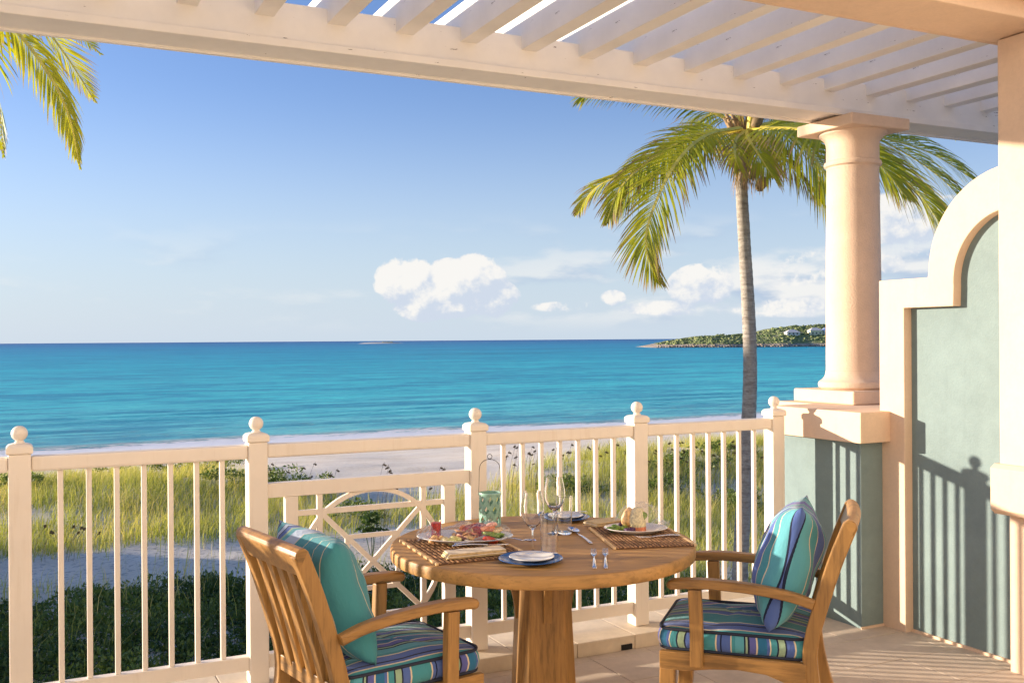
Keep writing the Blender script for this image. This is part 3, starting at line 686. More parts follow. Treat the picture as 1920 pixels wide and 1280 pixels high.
def frond(pts, parent, L=0.75, n=84, droop=0.7, tipbrown=0.35, tone=0.5, wid=0.021, rad=0.026, rag=0.12, up=None, sides=(1, 1)):
    if up is None: up = (-_f.x*0.75, -_f.y*0.75, 0.8)
    L *= 1.38; n = int(n*1.05); wid *= 1.35; droop *= 0.75; rad *= 1.35
    C = catmull(pts, 40); V = []; F = []; Cc = []
    # rachis: triangular section
    for i, p in enumerate(C):
        t = (C[min(i+1, 40)]-C[max(i-1, 0)]).normalized(); s_ = t.cross(Vector(up)); s_ = s_.normalized() if s_.length > 0.05 else Vector((1, 0, 0))
        u_ = s_.cross(t); r = rad*(1-0.85*i/40)
        for a, b in ((-1, 0.4), (1, 0.4), (0, -0.9)): V.append(p+s_*a*r+u_*b*r); Cc.append((1.0, 0.0, 0))
    for i in range(40):
        for j in range(3): F.append((i*3+j, i*3+(j+1) % 3, (i+1)*3+(j+1) % 3, (i+1)*3+j))
    nr = len(F)
    prev = None
    for k in range(n):
        f = 0.10+0.90*k/(n-1); fi = f*40; i = min(int(fi), 39); p = C[i].lerp(C[i+1], fi-i)
        t = (C[min(i+1, 40)]-C[max(i-1, 0)]).normalized(); s0 = t.cross(Vector(up))
        if s0.length < 0.15 and prev is not None: s0 = prev
        s0.normalize()
        if prev is not None and s0.dot(prev) < 0: s0 = -s0
        if prev is not None: s0 = (s0+prev*2).normalized()
        prev = s0; u_ = s0.cross(t)
        ll = L*(math.sin(math.pi*min(1, 0.10+0.93*f)**0.85)**0.55*0.9+0.1)
        for sg in (-1, 1):
            l = ll*random.uniform(1-rag*1.6, 1+rag)*sides[0 if sg < 0 else 1]
            if random.random() < 0.05: l *= 0.5
            d = (s0*sg*(0.85-0.45*f)+t*(0.45+0.6*f)+u_*0.22+Vector((random.uniform(-1, 1), random.uniform(-1, 1), random.uniform(-1, 1)))*0.09).normalized()
            q = p.copy(); tn = tone+random.uniform(-0.28, 0.28); k0 = len(V); br = tipbrown*random.uniform(0.3, 1.6); w = wid*random.uniform(0.75, 1.2)
            nrm = (d.cross(t)); nrm.normalize(); wv = nrm.cross(d).normalized()
            segs = 5
            for j in range(segs+1):
                g = j/segs; ww = w*(0.35+1.1*g if g < 0.3 else 0.68+0.32*math.cos((g-0.3)/0.7*math.pi)*1.0)*(1 if j < segs else 0.15)
                V.append(q-wv*ww*0.5); V.append(q+wv*ww*0.5); cg = min(1, max(0, (g-(1-br))*3.5)) if br > 0 else 0
                Cc.append((tn, cg, 0)); Cc.append((tn, cg, 0))
                d = (d+Vector((0, 0, -1))*droop*random.uniform(0.20, 0.34)).normalized(); q = q+d*l/segs
            for j in range(segs): a = k0+2*j; F.append((a, a+1, a+3, a+2))
    V = np.array([v[:] for v in V]); col = np.array(Cc)
    me = bpy.data.meshes.new('frond'); me.from_pydata(V.tolist(), [], F); me.update()
    ca = me.color_attributes.new('Col', 'FLOAT_COLOR', 'POINT'); c4 = np.ones((len(V), 4), dtype=np.float32); c4[:, :3] = col; ca.data.foreach_set('color', c4.ravel())
    o = link('frond', me, [M['frond'], M['rachis']], parent)
    mi = np.zeros(len(F), dtype=np.int32); mi[:nr] = 1; me.polygons.foreach_set('material_index', mi)
    o.matrix_parent_inverse = Matrix.Identity(4); return o
def trunk(t, pts, r0, r1):
    C = catmull(pts, 110); vs = []; fs = []; ns = 18
    for i, p in enumerate(C):
        f = i/110; r = r0+(r1-r0)*f; r *= 1+0.02*(1 if i % 2 else -1)+0.015*noise.noise((0, 0, i*0.4)); r += 0.05*math.exp(-f*18)
        for j in range(ns): a = 2*math.pi*j/ns; vs.append(p+Vector((math.cos(a), math.sin(a), 0))*r*(1+0.03*noise.noise((math.cos(a)*2, math.sin(a)*2, i*0.2))))
    for i in range(110):
        for j in range(ns): fs.append((i*ns+j, i*ns+(j+1) % ns, (i+1)*ns+(j+1) % ns, (i+1)*ns+j))
    return link('trunk', pydata('trunk', vs, fs, True), M['trunk'], t)
PD = 16.0
def palm_main():
    base = at_d(1388, 1200, PD); base.z = float(ground_z(base.x, base.y))-0.1
    t = empty('palm_tree', base); tag(t, 'tall coconut palm with a slender curved trunk beyond the railing, left of the stone column', 'palm tree', 'coconut palms')
    P = lambda px, py, dd=0.0: at_d(px, py, PD+dd)-base
    trunk(t, [(0, 0, 0), P(1387, 1090), P(1397, 900), P(1405, 760), P(1406, 650), P(1401, 540), P(1395, 440), P(1390, 330), P(1396, 262)], 0.126, 0.086)
    hub = P(1398, 250)
    def fr(lst, **kw): frond([P(*q) for q in lst], t, **kw)
    fr([(1390, 245), (1300, 262), (1190, 318), (1118, 352), (1080, 402, 0)], L=0.44, n=80, droop=0.9, tipbrown=0.45, tone=0.75)
    fr([(1388, 240, -0.3), (1300, 255, -0.6), (1225, 298, -0.9), (1165, 350, -1.1), (1136, 418, -1.2)], L=0.54, n=90, droop=0.9, tipbrown=0.4, tone=0.6)
    fr([(1390, 240, -0.4), (1322, 256, -1.0), (1265, 310, -1.5), (1222, 400, -1.8), (1212, 465, -1.9), (1236, 532, -1.9)], L=0.64, n=104, droop=0.7, tipbrown=0.35, tone=0.62)
    fr([(1398, 245, -0.2), (1404, 262, -0.9), (1422, 290, -1.4), (1448, 330, -1.7)], L=0.62, n=60, droop=1.3, tipbrown=0.5, tone=0.7)
    fr([(1398, 245, -0.2), (1380, 262, -0.9), (1378, 290, -1.5), (1385, 315, -1.6)], L=0.42, n=46, droop=1.3, tipbrown=0.6, tone=0.85)
    fr([(1408, 240, -0.2), (1460, 243, -0.6), (1520, 290, -1.0), (1556, 345, -1.2), (1590, 420, -1.3)], L=0.85, n=96, droop=0.8, tipbrown=0.25, tone=0.65)
    fr([(1408, 238, 0.2), (1500, 225, 0.4), (1620, 250, 0.6), (1740, 285, 0.8), (1838, 345, 0.9)], L=0.95, n=110, droop=0.8, tipbrown=0.25, tone=0.45)
    fr([(1408, 240, 0.5), (1500, 250, 1.0), (1620, 290, 1.4), (1720, 350, 1.6), (1800, 435, 1.7)], L=0.80, n=100, droop=0.8, tipbrown=0.3, tone=0.35)
    fr([(1395, 238, 0.3), (1320, 205, 0.5), (1220, 175, 0.7), (1120, 172, 0.8), (1090, 188, 0.8)], L=0.46, n=84, droop=1.0, tipbrown=0.3, tone=0.4)
    fr([(1395, 235, 0.2), (1350, 160, 0.2), (1280, 80, 0.3), (1190, 30, 0.4), (1120, 60, 0.4)], L=0.6, n=70, droop=0.9, tone=0.5)
    fr([(1400, 232, 0.1), (1420, 120, 0), (1470, 20, -0.2), (1560, -60, -0.4), (1650, -40, -0.5)], L=0.6, n=70, droop=0.9, tone=0.5)
    fr([(1405, 235, 0.4), (1480, 160, 1.2), (1600, 130, 2.0), (1720, 170, 2.6), (1790, 260, 2.9)], L=0.7, n=80, droop=0.9, tone=0.4)
    fr([(1398, 240, 0.5), (1370, 215, 1.4), (1330, 215, 2.2), (1290, 260, 2.8), (1275, 330, 3.0)], L=0.7, n=80, droop=0.9, tipbrown=0.4, tone=0.3)
    fr([(1402, 240, 0.5), (1440, 215, 1.4), (1490, 240, 2.2), (1520, 300, 2.7), (1535, 380, 3.0)], L=0.7, n=80, droop=0.9, tipbrown=0.8, tone=0.3)
    fr([(1403, 248, 0.0), (1450, 275, -0.1), (1500, 330, -0.1), (1550, 390, 0)], L=0.40, n=60, droop=1.4, tipbrown=1.5, tone=0.3)
    fr([(1404, 242, -0.4), (1480, 240, -1.6), (1560, 255, -2.6), (1640, 300, -3.2), (1700, 370, -3.4)], L=0.75, n=90, droop=0.8, tone=0.5)
    fr([(1408, 240, 0.3), (1500, 238, 0.2), (1620, 285, 0.1), (1715, 355, 0.0), (1770, 430, 0)], L=0.85, n=110, droop=0.9, tipbrown=0.3, tone=0.55)
    fr([(1408, 238, 0.6), (1520, 225, 1.0), (1650, 262, 1.3), (1760, 330, 1.5), (1825, 400, 1.6)], L=0.8, n=100, droop=0.9, tipbrown=0.4, tone=0.4)
    fr([(1392, 242, -0.2), (1310, 268, -0.4), (1240, 300, -0.6), (1180, 360, -0.7), (1150, 400, -0.7)], L=0.5, n=90, droop=1.0, tipbrown=0.3, tone=0.3)
    # spear leaves, fibre sheath, nuts
    for i in range(16):
        a = random.uniform(0, 6.28); q = hub+Vector((math.cos(a)*0.10, math.sin(a)*0.10, -0.25)); e = hub+Vector((math.cos(a)*0.34, math.sin(a)*0.34, random.uniform(0.05, 0.55)))
        sweep('leaf_base', [q, q.lerp(e, 0.5)+Vector((0, 0, 0.03)), e], circ(0.035, 6), M['rachis'] if i % 2 else M['fibre'], t, side=(math.sin(a), -math.cos(a), 0.01), scales=[1.3, 1, 0.6], smooth_=True)
    V = []; F = []
    for i in range(420):
        a = random.uniform(0, 6.28); r = random.uniform(0.07, 0.22); p = hub+Vector((math.cos(a)*r, math.sin(a)*r, random.uniform(-0.75, 0.05))); l = random.uniform(0.12, 0.38)
        e = p+Vector((math.cos(a)*0.07, math.sin(a)*0.07, -l)); s_ = Vector((math.sin(a), -math.cos(a), 0))*0.007; k = len(V); V += [p-s_, p+s_, e]; F.append((k, k+1, k+2))
    o = link('dead_fibre', pydata('dead_fibre', V, F), M['fibre'], t); o['kind'] = 'stuff'
    for (px, py, dd) in ((1428, 345, -0.3), (1375, 300, -0.2), (1412, 322, -0.4), (1440, 300, -0.1), (1420, 228, -0.5)):
        o = lathe('coconut', [(0, -0.13), (0.06, -0.10), (0.085, 0), (0.07, 0.08), (0, 0.13)], M['nut'], t, 12, P(px, py, dd)); o.rotation_euler = (0.3, 0.4, 0)
    # dry inflorescence stalks above the crown heart
    for i in range(10):
        a = random.uniform(0, 6.28); e = hub+Vector((math.cos(a)*0.4, math.sin(a)*0.4, random.uniform(0.1, 0.45)))
        sweep('flower_stalk', [hub+Vector((0, 0, -0.05)), hub.lerp(e, 0.6)+Vector((0, 0, 0.12)), e], circ(0.012, 5), M['fibre'], t, side=(math.sin(a), -math.cos(a), 0.01))
palm_main()
def palm_left():
    D = 11.0
    base = at_d(-190, 1100, D); base.z = float(ground_z(base.x, base.y))-0.1
    t = empty('palm_tree', base); tag(t, 'coconut palm at the upper left of which only hanging frond tips show under the beam', 'palm tree', 'coconut palms')
    P = lambda px, py, dd=0.0: at_d(px, py, D+dd)-base
    trunk(t, [(0, 0, 0), P(-185, 700), P(-175, 350), P(-160, 60), P(-155, -10)], 0.15, 0.10)
    def fr(lst, **kw): frond([P(*q) for q in lst], t, **kw)
    fr([(-155, -10), (-80, -20, 0.2), (20, 50, 0.4), (88, 135, 0.5), (128, 215, 0.5), (150, 312, 0.5)], L=0.40, n=120, droop=1.3, tipbrown=0.25, tone=0.85, wid=0.018, rag=0.25)
    fr([(-155, -10), (-60, -60, 0.6), (60, 30, 1.0), (120, 100, 1.2), (178, 190, 1.3)], L=0.42, n=90, droop=0.2, tipbrown=0.4, tone=0.8, wid=0.011)
    fr([(-155, -10), (-90, -60, -0.4), (0, -60, -0.8), (90, 10, -1.0), (186, 100, -1.1)], L=0.36, n=80, droop=0.3, tone=0.5, wid=0.012)
    fr([(-155, -10), (-120, 0, -0.3), (-80, 30, -0.5), (-50, 90, -0.6), (-40, 160, -0.6)], L=0.34, n=80, droop=1.5, tipbrown=0.6, tone=0.2, wid=0.014)
    for a in (100, 150, 200, 250, 300):
        c, s_ = math.cos(R(a)), math.sin(R(a)); h0 = P(-155, -10); s3 = lambda r, z: h0+(_r0*c+Vector((_f.x, _f.y, 0))*s_)*r+Vector((0, 0, z))
        frond([h0, s3(0.9, 0.5), s3(1.9, 0.4), s3(2.6, -0.3), s3(2.9, -1.2)], t, L=0.6, n=60, tone=0.5)
palm_left()

# ------------------------------------------------------------------ terrace floor and kerb
fl = box('floor', (-11.0, -1.3, -0.30), (7.0, 4.56, -0.005), M['joint']); tag(fl, 'terrace floor of pale stone tiles laid diagonally', kind='structure')
def clip_poly(poly, x0, y0, x1, y1):
    def cut(p, ax, v, sg):
        out = []
        for i in range(len(p)):
            a, b = p[i-1], p[i]; ia = sg*(a[ax]-v) >= 0; ib = sg*(b[ax]-v) >= 0
            if ia != ib: k = (v-a[ax])/(b[ax]-a[ax]); out.append(tuple(a[j]+(b[j]-a[j])*k for j in (0, 1)))
            if ib: out.append(b)
        return out
    for ax, v, sg in ((0, x0, 1), (0, x1, -1), (1, y0, 1), (1, y1, -1)):
        if len(poly) < 3: return []
        poly = cut(poly, ax, v, sg)
    return poly
T = 0.352; jt = 0.0016; tiles = 0
for i in range(-10, 3):
    for j in range(-6, 4):
        x0, y0 = 3.70+T*i+jt, 3.42+T*j+jt; x1, y1 = min(x0+T-2*jt, 4.485), min(y0+T-2*jt, 4.545)
        if x1-x0 < 0.01 or y1-y0 < 0.01: continue
        z = random.uniform(-0.0015, 0.0)
        o = box('tile', (x0, y0, -0.006), (x1, y1, z), M['tile'], None, 0.0015, 1)
        o.parent = fl; o.matrix_parent_inverse = fl.matrix_basis.inverted(); tiles += 1
print('tiles', tiles)
kb = box('kerb', (-11.0, 4.562, -0.28), (4.25, 5.03, 0.055), M['joint']); tag(kb, 'low stone kerb under the white railing', kind='structure')
x = 2.644-0.352*17-0.05; k = 0
while x < 4.24:
    x1 = min(x+0.352, 4.25)
    o = box('kerb_stone', (x+0.001, 4.552, -0.009), (x1-0.001, 5.04, 0.07), M['kerb'], None, 0.005)
    o.parent = kb; o.matrix_parent_inverse = kb.matrix_basis.inverted(); x = x1; k += 1
q = at_z(1155, 1212, 0.03)
hx = q.x
dh = box('drain_hole', (2.86, 4.546, 0.000), (2.925, 4.553, 0.028), M['hole'], None); dh.parent = kb; dh.matrix_parent_inverse = kb.matrix_basis.inverted()
ub = box('terrace_base', (-11.0, -6.0, -6.0), (7.0, 5.02, -0.302), M['facade']); tag(ub, 'rendered base wall the terrace stands on', 'wall')

# ------------------------------------------------------------------ unseen villa behind the camera, walls enlarged to bounce warm sunlight
vf = empty('villa', (0, -1.3, 0)); tag(vf, 'unseen peach villa wall with glazed doors behind the terrace, enlarged to bounce sunlight', 'house')
def vp(o): o.parent = vf; o.matrix_parent_inverse = Matrix.Translation((0, 1.3, 0)); return o
for a, b in (((-11.0, -1.5, -0.01), (0.6, -1.3, 3.6)), ((2.6, -1.5, -0.01), (4.7, -1.3, 3.6)), ((0.6, -1.5, 2.35), (2.6, -1.3, 3.6))):
    vp(box('wall', a, b, M['facade']))
vp(box('door_frame', (0.6, -1.45, 0), (0.68, -1.32, 2.35), M['rail'])); vp(box('door_frame', (2.52, -1.45, 0), (2.6, -1.32, 2.35), M['rail']))
vp(box('door_frame', (1.56, -1.45, 0), (1.64, -1.32, 2.35), M['rail']))
vp(box('pane', (0.68, -1.40, 0.02), (1.56, -1.39, 2.34), M['pane'])); vp(box('pane', (1.64, -1.40, 0.02), (2.52, -1.39, 2.34), M['pane']))
vp(box('upper_wall', (-11.0, -1.5, 3.601), (4.7, -1.3, 7.0), M['facade']))
vp(box('side_wall', (4.50, -1.298, -0.01), (4.70, 2.89, 3.6), M['facade']))

# ------------------------------------------------------------------ pier, privacy wall
pr = empty('pier', (4.6, 3.15, 0)); tag(pr, 'tall cream stone pier with a dado band at the right edge of the terrace', 'pier')
def pp_(o): o.parent = pr; o.matrix_parent_inverse = Matrix.Translation((-4.6, -3.15, 0)); return o
pp_(box('plinth', (4.375, 2.9, -0.01), (4.9, 3.395, 0.78), M['stone'], None, 0.006))
pp_(extrude_poly('dado_band', [(4.272, 0.80), (4.30, 0.775), (4.86, 0.775), (4.86, 1.02), (4.30, 1.02), (4.272, 1.0)], 'Y', 2.87, 3.42, M['stone'], None, 0.003))
pp_(box('shaft', (4.315, 2.9, 1.015), (4.9, 3.40, 3.085), M['stone'], None, 0.006))

wl = empty('privacy_wall', (4.49, 3.9, 0)); tag(wl, 'sea-green rendered side wall with a curved cream border', 'wall')
def pw(o): o.parent = wl; o.matrix_parent_inverse = Matrix.Translation((-4.49, -3.9, 0)); return o
def arcpts(yc, zc, r, a0, a1, n=26): return [(yc+r*math.cos(R(a0+(a1-a0)*i/n)), zc+r*math.sin(R(a0+(a1-a0)*i/n))) for i in range(n+1)]
YE = 3.0
outer = [(4.28, -0.01), (4.28, 1.962), (3.935, 1.962)]+arcpts(3.415, 1.985, 0.515, 2, 90)+[(YE, 2.50)]
inner = [(4.10, -0.01), (4.10, 1.802), (3.77, 1.802)]+arcpts(3.415, 1.93, 0.352, -4, 90)+[(YE, 2.282)]
pw(extrude_poly('panel', [(4.26, -0.011), (4.26, 1.945), (3.92, 1.945)]+arcpts(3.415, 1.985, 0.50, 2, 90)+[(YE, 2.485), (YE, -0.011)], 'X', 4.492, 4.68, M['green']))
def band(name, o_, i_, x0, x1, mat):
    n = len(o_)
    vs = [(x0, *p) for p in o_]+[(x0, *p) for p in i_]+[(x1, *p) for p in o_]+[(x1, *p) for p in i_]; fs = []
    for i in range(n-1):
        fs += [(i, i+1, n+i+1, n+i), (2*n+i, 3*n+i, 3*n+i+1, 2*n+i+1), (i, 2*n+i, 2*n+i+1, i+1), (n+i, n+i+1, 3*n+i+1, 3*n+i)]
    fs += [(0, n, 3*n, 2*n), (n-1, 3*n-1, 4*n-1, 2*n-1)]
    me = pydata(name, vs, fs); bm = bmesh.new(); bm.from_mesh(me); bmesh.ops.recalc_face_normals(bm, faces=bm.faces); bm.to_mesh(me); bm.free()
    return link(name, me, mat)
assert len(outer) == len(inner)
pw(bevel(band('border', outer, inner, 4.435, 4.70, M['stone']), 0.004))
pw(box('skirting', (4.478, 3.41, -0.005), (4.4915, 4.098, 0.014), M['stone']))

# ------------------------------------------------------------------ pedestal and column
pd = empty('pedestal', (4.8, 4.8, 0)); tag(pd, 'square sea-green pedestal with a thick cream cap beside the last railing post', 'pedestal')
def ppd(o): o.parent = pd; o.matrix_parent_inverse = Matrix.Translation((-4.8, -4.8, 0)); return o
ppd(extrude_poly('body', [(4.27, 4.282), (5.40, 4.282), (5.40, 5.24), (4.60, 5.24), (4.60, 4.90), (4.27, 4.90)], 'Z', -0.02, 1.048, M['green'], None, 0.006))
ppd(box('body_return', (4.27, 4.262, -0.02), (4.434, 4.2815, 1.048), M['green'], None, 0.0))
ppd(extrude_poly('cap', [(4.215, 4.205), (5.46, 4.205), (5.46, 5.29), (4.555, 5.29), (4.555, 4.95), (4.215, 4.95)], 'Z', 1.049, 1.222, M['stone'], None, 0.006))
ppd(box('base_strip', (4.262, 4.254, -0.02), (4.434, 4.2615, 0.012), M['stone']))
cx, cy = 4.905, 4.95
cl = empty('column', (cx, cy, 1.222)); tag(cl, 'rough cream stone column under the pergola beam', 'column')
box('plinth', (-0.27, -0.27, 0.0005), (0.27, 0.27, 0.085), M['stone'], cl, 0.010, 3)
lathe('base_moulding', [(0, 0.0855), (0.205, 0.0855), (0.222, 0.098), (0.226, 0.115), (0.220, 0.132), (0.205, 0.142), (0.196, 0.150), (0.184, 0.165), (0.178, 0.19), (0.1755, 0.205), (0, 0.205)], M['column'], cl, 64)
prof = [(0, 0.2055)]+[(0.175-0.012*(i/20)**1.6, 0.2055+1.30*i/20) for i in range(21)]+[(0, 1.5055)]
lathe('shaft', prof, M['column'], cl, 64)
lathe('capital', [(0, 1.506), (0.164, 1.506), (0.164, 1.52), (0.178, 1.530), (0.181, 1.542), (0.178, 1.554), (0.166, 1.562), (0.165, 1.66), (0.168, 1.68), (0.178, 1.700), (0.196, 1.718), (0.212, 1.730), (0.216, 1.742), (0, 1.742)], M['column'], cl, 64)
box('abacus', (-0.248, -0.248, 1.7425), (0.248, 0.248, 1.8145), M['stone'], cl, 0.010, 3)

# ------------------------------------------------------------------ pergola
pg = empty('pergola', (0, 4.95, 3.04)); tag(pg, 'weathered cream timber pergola with rafters over the terrace', 'pergola')
def ppg(o): o.parent = pg; o.matrix_parent_inverse = Matrix.Translation((0, -4.95, -3.04)); return o
ppg(box('beam', (-5, 4.835, 3.052), (7.6, 5.065, 3.262), M['pergola'], None, 0.005))
ppg(box('beam_fascia', (-5, 4.80, 3.040), (7.6, 4.834, 3.080), M['pergola'], None, 0.005))
ppg(box('beam_fascia', (-5, 5.066, 3.040), (7.6, 5.10, 3.080), M['pergola'], None, 0.005))
ppg(box('inner_beam', (-5, 3.12, 3.09), (6.2, 3.45, 3.50), M['stone'], None, 0.006))
ppg(box('inner_beam_fascia', (-5, 3.451, 3.09), (6.2, 3.475, 3.125), M['stone'], None, 0.004))
ppg(box('inner_beam_fascia', (-5, 3.03, 3.17), (6.2, 3.119, 3.61), M['stone'], None, 0.010, 3))
ppg(box('inner_beam_fascia', (-5, 2.95, 3.30), (6.2, 3.029, 3.61), M['stone'], None, 0.010, 3))
rme = None
for k in range(-20, 10):
    X0 = 3.848+0.353*k
    if rme is None:
        o = box('rafter', (X0, 3.452, 3.187), (X0+0.095, 5.34, 3.385), M['pergola'], None, 0.004); rme = o
    else:
        o = rme.copy(); COL.objects.link(o); o.parent = None; o.matrix_parent_inverse = Matrix.Identity(4); o.location = (X0+0.0475, 4.396, 3.286)
    ppg(o)

# ------------------------------------------------------------------ railing
RY = 4.72
rl = empty('railing', (0, RY, 0.07)); tag(rl, 'cream painted balustrade with ball finials and a round lattice panel along the terrace edge', 'railing')
def xat(px):      # world x of a picture column on the railing line
    v = ray(px, 900); return v.x/v.y*RY
PX = [xat(-420), xat(37), xat(481), xat(892), xat(1195), xat(1452)]
posts = []
def rb(name, a, b, mat=None, parent=None, bev=0.003):
    par = parent or rl
    off = Vector((0, RY, 0.07))
    o = box(name, Vector(a)-off, Vector(b)-off, mat or M['rail'], None, bev)
    o.parent = par
    if par is not rl: o.matrix_parent_inverse = par.matrix_basis.inverted()
    return o
fin_prof = [(0, 0), (0.022, 0), (0.019, 0.006), (0.0150, 0.010)]+[(0.0325*math.sin(R(a)), 0.0405-0.0325*math.cos(R(a))) for a in range(28, 181, 11)]
W = 0.0435
print('posts', [round(x, 3) for x in PX])
for x in PX:
    p = rb('post', (x-W, RY-W, 0.071), (x+W, RY+W, 1.178), bev=0.005)
    e = W+0.0075
    prf = [(W+0.002, 1.160), (e-0.004, 1.168), (e, 1.180), (e, 1.205)]
    # flared cap: a short four-sided moulding
    vs = []; fs = []
    lv = [(W+0.001, 1.1785), (W+0.006, 1.181), (e, 1.186), (e, 1.207), (e-0.009, 1.217), (0.026, 1.222)]
    for r, z in lv: vs += [(-r, -r, z), (r, -r, z), (r, r, z), (-r, r, z)]
    for i in range(len(lv)-1):
        for j in range(4): fs.append((i*4+j, i*4+(j+1) % 4, (i+1)*4+(j+1) % 4, (i+1)*4+j))
    fs += [(3, 2, 1, 0), tuple(len(vs)-4+j for j in range(4))]
    c = link('post_cap', pydata('post_cap', [(a, b, z-1.178) for a, b, z in vs], fs), M['rail'], None, (x, 0, 1.178-0.07)); c.parent = rl; bevel(c, 0.002)
    f = lathe('finial', fin_prof, M['rail'], None, 28, (0, 0, 0.0445)); f.parent = c
for i in range(len(PX)-1):
    a, b = PX[i]+W+0.0005, PX[i+1]-W-0.0005
    # moulded handrail: wide flat cap on a narrower body
    hr = rb('handrail', (a, RY-0.036, 1.104), (b, RY+0.036, 1.168), bev=0.010)
    if i == 2:
        rb('panel_top_rail', (a, RY-0.024, 0.918), (b, RY+0.024, 0.985))
        rb('bottom_rail', (a, RY-0.024, 0.136), (b, RY+0.024, 0.200))
        cxp, czp, rr = (xat(598)+xat(793))/2, 0.572, 0.362
        pn = empty('lattice_panel', (cxp, 0, czp-0.07)); pn.parent = rl
        pn.location = (cxp, 0, czp-0.07)
        def pb(name, p0, p1, w=0.024, h=0.026):
            return bar(name, (p0[0]-cxp, p0[2], p0[1]-czp), (p1[0]-cxp, p1[2], p1[1]-czp), w, h, M['rail'], pn, 0.002, up=(0, 1, 0))
        rb('stile', (cxp-0.428, RY-0.022, 0.2005), (cxp-0.368, RY+0.022, 0.9175)); rb('stile', (cxp+0.368, RY-0.022, 0.2005), (cxp+0.428, RY+0.022, 0.9175))
        g_ = 0.262; bq = 0.128
        cp = [(rr*0.965*math.cos(2*math.pi*j/72), 0, rr*0.965*math.sin(2*math.pi*j/72)) for j in range(72)]
        ring = sweep('ring', cp, rect(0.024, 0.022), M['rail'], pn, side=(0, 1, 0), closed=True)
        for s_ in (-1, 1):
            pb('lattice_bar', (cxp+s_*g_, 0.2008, 0.0008*s_), (cxp+s_*g_, 0.9172, 0.0008*s_), 0.026, 0.025)
            pb('lattice_bar', (cxp-0.3675, czp+s_*g_, 0.0), (cxp+0.3675, czp+s_*g_, 0.0), 0.026, 0.021)
            pb('lattice_bar', (cxp-g_, czp-s_*g_, 0.0002), (cxp+g_, czp+s_*g_, 0.0002), 0.024, 0.0195-0.002*s_)
            pb('lattice_bar', (cxp-bq, czp+s_*bq, 0), (cxp+bq, czp+s_*bq, 0), 0.022, 0.0165)
            pb('lattice_bar', (cxp+s_*bq, czp-bq, 0), (cxp+s_*bq, czp+bq, 0), 0.022, 0.0155)
    else:
        rb('bottom_rail', (a, RY-0.024, 0.136), (b, RY+0.024, 0.200))
        n = 7
        for j in range(n):
            x = a+(b-a)*(j+1)/(n+1)
            rb('baluster', (x-0.0110, RY-0.0110, 0.2002), (x+0.0110, RY+0.0110, 1.1038), bev=0.002)

# ------------------------------------------------------------------ table
TC = Vector((2.085, 3.965, 0)); TR = 0.668
tb = empty('dining_table', TC); tag(tb, 'round teak dining table on a tapered pedestal, laid for two', 'table')
tp = [(0, 0.694), (TR-0.012, 0.694), (TR-0.003, 0.698), (TR, 0.706), (TR, 0.738), (TR-0.003, 0.746), (TR-0.010, 0.7495), (0, 0.7495)]
o = lathe('tabletop', tp, M['teaktop'], tb, 128, smooth_=False); o.rotation_euler = (0, 0, R(-20))
bm = bmesh.new(); bm.from_mesh(o.data)
for f in bm.faces: f.smooth = abs(f.normal.z) < 0.3
bm.to_mesh(o.data); bm.free()
def taper(name, w0, w1, z0, z1, mat, parent, ch=0.28, rot=0.0):
    vs = []; fs = []
    for w, z in ((w0, z0), (w1, z1)):
        h = w/2; c = h*ch
        for x, y in ((-h+c, -h), (h-c, -h), (h, -h+c), (h, h-c), (h-c, h), (-h+c, h), (-h, h-c), (-h, -h+c)): vs.append((x*math.cos(rot)-y*math.sin(rot), x*math.sin(rot)+y*math.cos(rot), z))
    fs = [tuple(range(7, -1, -1)), tuple(range(8, 16))]+[(i, (i+1) % 8, 8+(i+1) % 8, 8+i) for i in range(8)]
    return bevel(link(name, pydata(name, vs, fs), mat, parent), 0.003)
taper('pedestal', 0.262, 0.215, 0.10, 0.650, M['teakz'], tb, 0.34, R(-26.1+8))
box('top_block', (-0.19, -0.19, 0.6505), (0.19, 0.19, 0.6935), M['teak'], tb, 0.004).rotation_euler = (0, 0, R(-18.1))
for a in (0, 90, 180, 270):
    an = R(a-18.1); c, s_ = math.cos(an), math.sin(an)
    # bracket with a concave curve, let into the pedestal
    pl_ = [(0.108, 0.42), (0.125, 0.42)]+[(0.125+0.11*(1-math.cos(R(t_))), 0.42+0.225*math.sin(R(t_))) for t_ in range(10, 91, 10)]+[(0.235, 0.6495), (0.108, 0.6495)]
    o = extrude_poly('bracket', pl_, 'Y', -0.018, 0.018, M['teakz'], tb, 0.003); o.rotation_euler = (0, 0, an)
    o = bar('foot', (0.10*c, 0.10*s_, 0.05), (0.40*c, 0.40*s_, 0.035), 0.09, 0.07, M['teak'], tb, 0.006)

